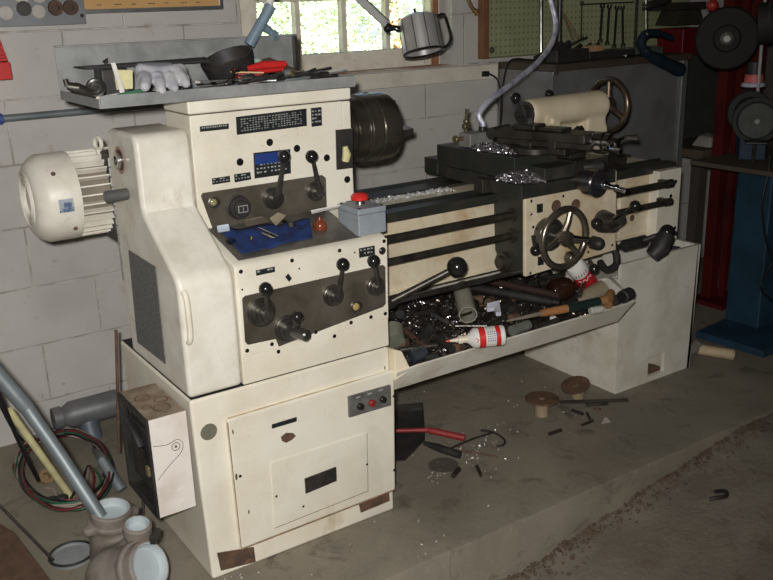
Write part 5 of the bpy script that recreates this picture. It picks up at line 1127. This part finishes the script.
# ================================================================== BACK WALL, RIGHT
t = thing('pegboard', 'green pegboard in a brown wooden frame above the steel cabinet', 'pegboard', (2.3, 1.09, 1.15))
PX0, PX1, PZ0 = 1.815, 3.10, 1.145
M().box((PX0, 1.092, PZ0), (PX1, 1.100, 2.0)).out('perforated_panel', PEGB, t)
m = M(); m.box((PX0-.032, 1.07, PZ0-.005), (PX0, 1.106, 2.0)); m.out('wooden_frame', mat('red_brown_frame', (.22, .10, .05), .6), t, bevel=.002)
m = M(); m.box((PX0, 1.084, PZ0-.005), (PX1, 1.104, PZ0-.0005)); m.out('bottom_ledge', mat('green_ledge', (.17, .18, .10), .6), t)
c = at(492, 50, Y=1.09); M().lathe((c.x, 1.091, c.z), (0, -1, 0), [(0, .014), (.004, .013), (.004, .008), (.001, .007)], 20).out('grommet', mat('dark_green_grommet', (.09, .10, .06), .5), t)
a, b_, c = at(466, -6, Y=1.06), at(471, 6, Y=1.05), at(477.5, 14, Y=1.04); t = tag(M().tube([a+V((0, .04, .12)), a+V((0, .02, .05)), a, b_, c*.5+b_*.5], .008, 12, smooth=3).out('copper_hose', mat('brown_hose_mat', (.20, .11, .05), .4, .3)), 'short brown hose with brass end hanging between window and pegboard', 'hose')
M().tube([c*.5+b_*.5, c], .011, 14).out('brass_end', mat('brass_end', (.50, .32, .10), .3, .8), t)
# cabinet
CX0, CX1, CY0, CY1, CZ = 1.885, 2.655, .77, 1.10, 1.095
CAB = mat('dull_steel_sheet', (.26, .265, .26), .42, .45, (.18, .18, .175), 7, .4, .7, .02)
t = thing('steel_cabinet', 'tall grey sheet-steel cabinet behind the lathe, under the pegboard', 'cabinet', (2.27, .93, 0))
M().box((CX0, CY0, 0), (CX1, CY1, CZ)).out('cabinet_body', CAB, t, bevel=.002)
M().box((CX0+.002, CY0-.012, CZ+.0005), (CX1+.06, CY1-.002, CZ+.028)).out('cabinet_top', mat('oily_wood_top', (.07, .05, .035), .5), t, bevel=.002)
M().box((CX1+.001, CY0-.012, 0), (CX1+.035, CY0+.02, CZ)).out('corner_post', mat('light_corner_post', (.25, .26, .26), .35, .5), t, bevel=.002)
M().box((CX0+.001, CY0-.006, CZ-.012), (CX0+.03, CY0-.0005, CZ)).out('corner_plate', ALU, t)
CT = CZ+.0285
# cords on ledge
t = thing('power_plug', 'black plug at the end of the painted ledge with its cord hanging down', 'plug', (1.86, 1.07, 1.08))
m = M(); p = at(485, 74, Y=1.07); m.tube([p+V((-.008, .012, .0)), p+V((.018, -.004, 0))], [.011, .012], 12); m.out('plug_body', BLACK, t)
M().tube([p+V((.018, -.004, 0))]+[at(x, y, Y=1.03) for x, y in ((497, 79), (501, 92), (502, 112), (499, 135))], .004, 8, smooth=4).out('plug_cord', WBLACK, t)
tag(M().tube([at(x, y, Y=.93) for x, y in ((548, 59.5), (530, 60), (516, 59), (508, 64), (503, 85), (501, 110), (500, 140))], .004, 8, smooth=4).out('loose_cord', WBLACK), 'thin black cord running off the cabinet top and down its left side', 'cord')
# long tools over the pegboard
a, b_ = at(541, -12, Y=1.02), at(541, 52, Y=1.0); tag(M().tube([a, b_], .009, 12).out('silver_rod', STEEL), 'straight silver rod standing against the pegboard left of the hose', 'rod')
a, b_ = at(560, -12, Y=1.05), at(559, 54, Y=1.05); b_.z = CT; tag(M().tube([a, b_], .012, 12).out('dark_green_bar', DKGREEN), 'dark upright bar just right of the ribbed hose', 'bar')
a, b_ = at(563, 14, Y=1.0), at(573, 40, Y=.97); m = M(); m.tube([a, b_], .005, 8); m.tube([a+V((.006, 0, .0)), b_+V((.03, 0, .005))], .005, 8); single('dividers', m, mat('tan_brass_dividers', (.28, .20, .12), .4, .5), 'pair of brownish dividers leaning on the pegboard', 'dividers')
def pegwr(x0, x1, y0, y1, w, lab, mt=DSTEEL):
    return wrench('hanging_spanner', at(x0, y0, Y=1.078), at(x1, y1, Y=1.078), w, mt, lab, 'spanner')
HS = mat('hanging_spanner_steel', (.04, .045, .04), .4, .4)
pegwr(602.5, 600, 4.5, 43, .014, 'leftmost of the four spanners hanging on the pegboard', HS); pegwr(609.5, 607, 5, 45, .014, 'second from left of the four spanners hanging on the pegboard', HS)
pegwr(617, 614, 6, 48, .014, 'third from left of the four spanners hanging on the pegboard', HS); pegwr(622.5, 623, 6, 47, .014, 'rightmost of the four spanners hanging on the pegboard', HS)
a, b_ = at(582, 3, Y=1.08), at(581, 40, Y=1.08); m = M(); m.tube([a, b_], .003, 8); m.ring(a, (0, 1, 0), .008, .003, 16, 6); single('long_thin_hook', m, HS, 'long thin rod with ring hanging at the left end of the spanner rail', 'rod')
a, b_ = at(581, 4.5, Y=1.085), at(634, 2, Y=1.085); tag(M().tube([a, b_], .003, 8).out('spanner_rail', HS), 'dark wire rail the spanners hang from on the pegboard', 'rail')
a, b_ = at(637.5, -8, Y=1.07), at(635, 47, Y=1.07); tag(M().tube([a, b_], .007, 8).out('long_black_bar', BLACKM), 'long black bar hanging right of the spanners', 'bar')
# on the cabinet top
def ontop(x, y): 
    return at(x, y, Y=.90)
m = M(); q = V((2.03, .835, CT)); mt_ = Matrix.Translation(q) @ Rz(.1)
m.box((-.10, -.03, 0), (.10, .03, .05), mt_); single('black_toolbox', m, BLACKM, 'low black case on the left part of the cabinet top', 'case', bevel=.004)
m = M(); a, b_ = at(533, 57, Y=.92), at(552, 44, Y=.92); 
for i in range(5): m.tube([V((1.93+.02*i, .90+.03*(i % 3), CT+.012)), V((2.06+.02*i, .95-.03*(i % 2), CT+.060+.01*(i % 2)))], .012, 10)
o = single('black_cable_pile', m, BLACKM, 'tangle of black cable behind the ribbed hose on the cabinet top', 'cable', kind=None) if 0 else tag(m.out('black_cable_pile', BLACKM), 'tangle of black cable behind the ribbed hose on the cabinet top', 'cable', None, 'stuff')
t = thing('wood_handled_trowel', 'flat steel tool with a tan wooden handle on the cabinet top', 'trowel', V((2.33, .88, CT)))
a, b_, c = at(556, 54, Y=.88), at(583, 52, Y=.88), at(602, 50, Y=.88); zt = CT+.04
for p in (a, b_, c): p.z = zt
M().hexa([a+V((0, -.02, -.005)), b_+V((0, -.015, -.005)), b_+V((0, .015, -.005)), a+V((0, .02, -.005))], [a+V((0, -.02, .006)), b_+V((0, -.015, .006)), b_+V((0, .015, .006)), a+V((0, .02, .006))]).out('steel_plate', mat('brownish_steel', (.28, .23, .18), .4, .5), t)
M().tube([b_, (b_+c)/2, c], [.012, .019, .012], 14).out('wooden_handle', mat('tan_handle', (.48, .28, .15), .5), t)
m = M(); m.box((2.16, .84, CT), (2.44, .93, CT+.030)); single('dark_flat_case', m, mat('near_black_case', (.03, .025, .022), .5), 'long dark flat case under the wooden-handled tool', 'case', bevel=.003)
wrench('chrome_spanner', V((2.33, .80, CT+.008)), V((2.45, .80, CT+.008)), .014, CHROME, 'shiny chrome spanner at the front edge of the cabinet top', 'spanner')
wrench('grey_spanner', at(566, 47, Y=.93), at(585, 37, Y=.93), .016, DSTEEL, 'dark grey spanner propped up behind the flat case', 'spanner')
m = M(); m.box((2.48, .84, CT), (2.62, .92, CT+.03)); single('green_case', m, mat('grey_green_case', (.07, .09, .07), .5), 'low grey-green case at the right part of the cabinet top', 'case', bevel=.004)
m = M(); 
for x in (2.17, 2.23, 2.28): m.tube([V((x, .97, CT+.012)), V((x+.10, 1.0, CT+.05))], .010, 8)
tag(m.out('dark_tool_pile', OILY), 'heap of dark hand tools at the back of the cabinet top', 'tools', None, 'stuff')
# blue C-clamp and red box at the right end
t = thing('blue_clamp', 'dark blue bent pipe clamp hanging at the right end of the cabinet', 'clamp', at(660, 55, Y=.74))
BLC = mat('dark_blue_enamel', (.010, .022, .034), .4)
M().tube([at(x, y, Y=.73) for x, y in ((672, 38), (658, 33), (646, 34), (641, 42), (644, 50), (655, 58), (675, 68), (681, 70))], [.012, .016, .018, .018, .020, .026, .030, .028], 14, smooth=4).out('clamp_frame', BLC, t, bevel=0)
M().tube([at(646, -2, Y=.74), at(646, 36, Y=.74)], .006, 10).out('clamp_screw', STEEL, t)
for x, y in ((646, 7), (647, 34), (646, 51)): M().ball(at(x, y, Y=.72), .012, 12).out('clamp_bolt', DSTEEL, t)
M().tube([at(646, 6, Y=.76), at(658, 3, Y=.76), at(668, -2, Y=.76)], .017, 12).out('clamp_arm', BLACKM, t)
m = M(); a = at(668, 34, Y=.95); m.box((2.86, .93, 1.098), (3.05, 1.08, 1.10+.12)); single('red_box', m, mat('deep_red_box', (.12, .004, .008), .4), 'deep red box standing right of the blue clamp', 'box', bevel=.004)
m = M(); m.prism([(2.80, 1.235), (3.02, 1.235), (2.99, 1.30), (2.84, 1.30)], 'Y', .94, 1.05); single('olive_hood', m, mat('olive_hood', (.04, .038, .024), .5), 'olive metal hood above the red box', 'hood', bevel=.003)
m = M(); m.box((2.72, .96, 1.302), (3.05, 1.06, 1.335)); single('dark_green_beam', m, DKGREEN, 'dark green bar lying on the olive hood', 'bar', bevel=.003)
# dark workbench on the right
t = thing('workbench', 'dark wooden workbench in the unlit right corner of the shop', 'workbench', (3.05, .85, 0))
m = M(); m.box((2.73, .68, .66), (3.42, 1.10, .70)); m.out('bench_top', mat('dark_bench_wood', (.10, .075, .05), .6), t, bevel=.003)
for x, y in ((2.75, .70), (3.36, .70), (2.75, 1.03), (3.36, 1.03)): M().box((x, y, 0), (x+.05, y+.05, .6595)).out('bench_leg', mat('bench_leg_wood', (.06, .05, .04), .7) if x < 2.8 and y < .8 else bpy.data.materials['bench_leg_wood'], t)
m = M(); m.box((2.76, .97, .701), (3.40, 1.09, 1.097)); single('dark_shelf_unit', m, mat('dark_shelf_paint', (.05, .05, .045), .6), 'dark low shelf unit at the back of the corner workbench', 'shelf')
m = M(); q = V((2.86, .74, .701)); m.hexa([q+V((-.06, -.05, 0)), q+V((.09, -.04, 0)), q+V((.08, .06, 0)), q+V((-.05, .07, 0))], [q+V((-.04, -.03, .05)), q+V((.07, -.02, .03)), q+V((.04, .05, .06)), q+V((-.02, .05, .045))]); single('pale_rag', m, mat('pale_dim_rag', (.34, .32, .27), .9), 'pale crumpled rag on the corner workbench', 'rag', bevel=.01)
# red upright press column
RDP = mat('shaded_red_enamel', (.085, .008, .006), .5, 0, (.05, .005, .004), 6)  # the dimness of the corner is put into this dark red
t = thing('hydraulic_press', 'tall dark red press frame standing behind the grinder stand', 'press', (2.80, .58, 0))
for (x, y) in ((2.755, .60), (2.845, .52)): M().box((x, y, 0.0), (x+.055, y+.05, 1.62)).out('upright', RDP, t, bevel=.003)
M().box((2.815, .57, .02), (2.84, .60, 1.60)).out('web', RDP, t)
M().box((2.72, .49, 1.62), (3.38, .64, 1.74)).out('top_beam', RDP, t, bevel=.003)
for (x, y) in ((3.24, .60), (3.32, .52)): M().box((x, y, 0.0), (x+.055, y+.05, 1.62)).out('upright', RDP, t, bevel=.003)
M().box((2.70, .49, 0), (2.92, .67, .02)).out('press_foot', RDP, t)
TT0 = .7205
# cut-off saw, hanging in front of the press
p = at(727, 38, Y=.33); t = thing('abrasive_saw', 'dark cut-off saw with a round guard and silver hub high at the right', 'saw', p)
n_ = (CP-p); n_.z = 0; n_ = n_.normalized()
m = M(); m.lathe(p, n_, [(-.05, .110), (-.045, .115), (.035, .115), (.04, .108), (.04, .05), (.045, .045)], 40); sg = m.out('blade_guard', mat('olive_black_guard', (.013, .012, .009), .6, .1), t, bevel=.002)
M().lathe(p+n_*.045, n_, [(0, .024), (.012, .020), (.02, .012), (.02, .001)], 24).out('hub', mat('dull_hub', (.22, .22, .2), .5, .3), sg)
u_ = n_.cross(V((0, 0, 1))); q = p+n_*.0-u_*.0
rt_ = V((-n_.y, n_.x, 0)); rt_ = rt_ if rt_.dot(RT) > 0 else -rt_
M().tube([p+rt_*.10+V((0, 0, .05)), p+rt_*.30+V((0, 0, .06))], [.075, .07], 24).out('saw_motor', mat('black_motor_case', (.03, .028, .025), .4), t, bevel=.003)
for k in range(5): M().ring(p+rt_*(.14+.025*k)+V((0, 0, .053)), rt_, .075, .004, 28, 6).out('motor_rib', DSTEEL, t)
M().ball(p-rt_*.06+V((0, 0, .12))+n_*.04, .022, 14).out('red_knob', REDP, t)
M().tube([p+rt_*.27+V((0, 0, .0)), p+rt_*.28+V((0, 0, -.2)), V((p.x+rt_.x*.28, p.y+rt_.y*.28, TT0))], [.03, .032, .035], 14).out('saw_column', BLACKM, t)
t = thing('pink_lidded_tub', 'white tub with a pink band beside the red press frame', 'tub', at(753, 86, Y=.50))
p = at(753, 87, Y=.50); M().lathe(p, (0, 0, 1), [(0, .042), (.004, .050), (.018, .046), (.02, .040)], 28).out('white_brim', mat('white_brim', (.55, .55, .65), .6), t)
M().lathe(p+V((0, 0, .0185)), (0, 0, 1), [(0, .040), (.035, .036)], 28).out('pink_band', PINK, t); M().lathe(p+V((0, 0, .0545)), (0, 0, 1), [(0, .035), (.05, .032)], 28).out('dark_top', BLACKM, t)
M().tube([p+V((.0, .0, .0)), p+V((.0, .05, -.02))], .006).out('hook', DSTEEL, t)
a, b_ = at(766, -10, Y=.46), at(757, 100, Y=.46); tag(M().tube([a, at(762, 40, Y=.46), b_], .007, 10, smooth=3).out('pale_tube', mat('pale_grey_tube', (.42, .42, .40), .5)), 'pale vertical tube at the right edge in front of the red press', 'tube')
# grinder on its blue stand
t = thing('grinder_stand', 'blue steel pedestal stand with a square base plate at the right', 'stand', (2.62, .24, 0))
q = [at(696, 331, Z=.03), at(764, 351, Z=.03), at(838, 322, Z=.03), at(760, 303, Z=.03)]
M().hexa([V((p.x, p.y, 0)) for p in q], q).out('base_plate', BLUES, t, bevel=.003)
cx, cy = 2.60, .29; m = M(); m.box((cx-.06, cy-.09, .0305), (cx+.12, cy+.07, .70)); m.out('column', BLUES, t, bevel=.006)
rim = M()
TT = .72
m = M(); m.box((cx-.20, cy-.20, .701), (cx+.32, cy+.20, TT)); m.out('table_plate', mat('brown_steel_table', (.12, .095, .07), .5, .3), t, bevel=.002)
G = V((cx-.02, cy+.04, .885)); t = thing('bench_grinder', 'dark bench grinder with a grey wheel on the blue stand', 'grinder', V((cx, cy, TT)))
ga = V((-.74, -.62, .0)).normalized(); sdv = V((0, 0, 1)).cross(ga).normalized()
GM = mat('dark_grey_green_cast', (.035, .04, .036), .5)
def wheel(c, s_):
    m = M(); m.lathe(c, ga*s_, [(-.02, .086), (-.016, .09), (.012, .09), (.012, .075), (.004, .07)], 36); g_ = m.out('wheel_guard', GM, t)
    M().lathe(c+ga*s_*.0045, ga*s_, [(0, .068), (.016, .068), (.016, .04), (.012, .02), (.022, .02), (.022, .012)], 36).out('grinding_wheel', mat('grey_stone', (.085, .09, .08), .8) if 'grey_stone' not in bpy.data.materials else bpy.data.materials['grey_stone'], g_)
    M().lathe(c+ga*s_*.026, ga*s_, [(0, .012), (.010, .011)], 6).out('spindle_nut', STEEL, g_)
wheel(G+ga*.05, 1); wheel(G-ga*.23, -1)
M().lathe(G+ga*.03, -ga, [(0, .05), (.02, .068), (.22, .068), (.24, .05)], 32).out('grinder_motor', mat('dark_blue_motor', (.03, .045, .06), .45), t)
M().box((-.10, -.05, 0), (.10, .05, .09), Matrix.Translation(V((G.x, G.y, TT+.0005))-ga*.09) @ Rz(math.atan2(ga.y, ga.x))).out('grinder_foot', mat('blue_foot', (.035, .055, .085), .5), t, bevel=.004)
M().box((-.05, -.04, -.006), (.04, .04, .0), Matrix.Translation(G+ga*.10+V((0, 0, -.075))) @ Rz(math.atan2(ga.y, ga.x))).out('tool_rest', OILY, t, bevel=.002)
M().tube([G+ga*.08+V((0, 0, -.079)), G+ga*.06+V((0, 0, -.163))], .008).out('rest_bracket', DSTEEL, t)
tag(M().tube([at(x, y, Y=.14) for x, y in ((770, 155), (768, 175), (762, 205), (766, 240), (772, 262), (760, 285), (771, 300), (785, 310))], .0045, 8, smooth=4).out('hanging_cable', WBLACK), 'black cord hanging down the right side of the blue stand', 'cord')

# odds and ends on the right end of the bed
p = V((1.86, .44, .806)); single('pale_wood_block', M().box((-.035, -.02, 0), (.035, .02, .03), Matrix.Translation(p) @ Rz(.2)), mat('pale_wood', (.42, .38, .30), .6), 'small pale wood block lying on the bed behind the tailstock wheel', 'block', bevel=.002)
single('pale_bar', M().box((-.06, -.012, 0), (.06, .012, .015), Matrix.Translation((1.90, .53, .806)) @ Rz(-.5)), mat('pale_grey_bar', (.36, .34, .30), .5), 'pale grey flat bar at the far right end of the bed ways', 'bar', bevel=.002)

# ================================================================== LIGHT
w = bpy.data.worlds.new('sky'); S.world = w; w.use_nodes = True; nt = w.node_tree
bg = nt.nodes['Background']; sky = nt.nodes.new('ShaderNodeTexSky'); sky.sky_type = 'HOSEK_WILKIE'; sky.turbidity = 4
sky.sun_direction = V((-.35, -.6, .72)).normalized()
nt.links.new(sky.outputs[0], bg.inputs[0]); bg.inputs[1].default_value = 5
def light(name, typ, loc, energy, col=(1, 1, 1), **k):
    d = bpy.data.lights.new(name, typ); d.energy = energy; d.color = col
    for a, v in k.items(): setattr(d, a, v)
    o = bpy.data.objects.new(name, d); COL.objects.link(o); o.location = loc; return o
sun = light('sun', 'SUN', (0, 0, 8), 22, (1, .97, .92), angle=.01)
sun.rotation_euler = V((.30, .62, -.72)).to_track_quat('-Z', 'Y').to_euler()
# the photographer's flash, a small lamp just above the lens
fl = light('camera_flash', 'SPOT', CP+V((-.05, -.01, .06)), 205, (1, .98, .95), shadow_soft_size=.025, spot_size=radians(96), spot_blend=.85)
fl.rotation_euler = (at(235, 265, Y=.2)-fl.location).to_track_quat('-Z', 'Y').to_euler()
# weak fill light added under the ceiling behind the photographer, no lamp seen
cl = light('ceiling_fill', 'AREA', (-.6, -2.2, 2.42), 2, (1, .93, .82), shape='RECTANGLE', size=1.2, size_y=.3)
S.view_settings.view_transform = 'Standard'; S.view_settings.look = 'None'; S.view_settings.exposure = 0; S.view_settings.gamma = 1
S.view_settings.use_curve_mapping = False
S.cycles.max_bounces = 8

for nm in ('olive_black_guard', 'black_motor_case', 'dark_grey_green_cast', 'grey_stone', 'dark_blue_motor', 'blue_foot', 'shadowed_red_enamel', 'shaded_red_enamel', 'olive_hood', 'dark_blue_enamel', 'dark_bench_wood', 'dark_shelf_paint', 'brown_steel_table'):
    if nm in bpy.data.materials:
        bs_ = bpy.data.materials[nm].node_tree.nodes['Principled BSDF']; bs_.inputs['Specular IOR Level'].default_value = .2; bs_.inputs['Roughness'].default_value = .65
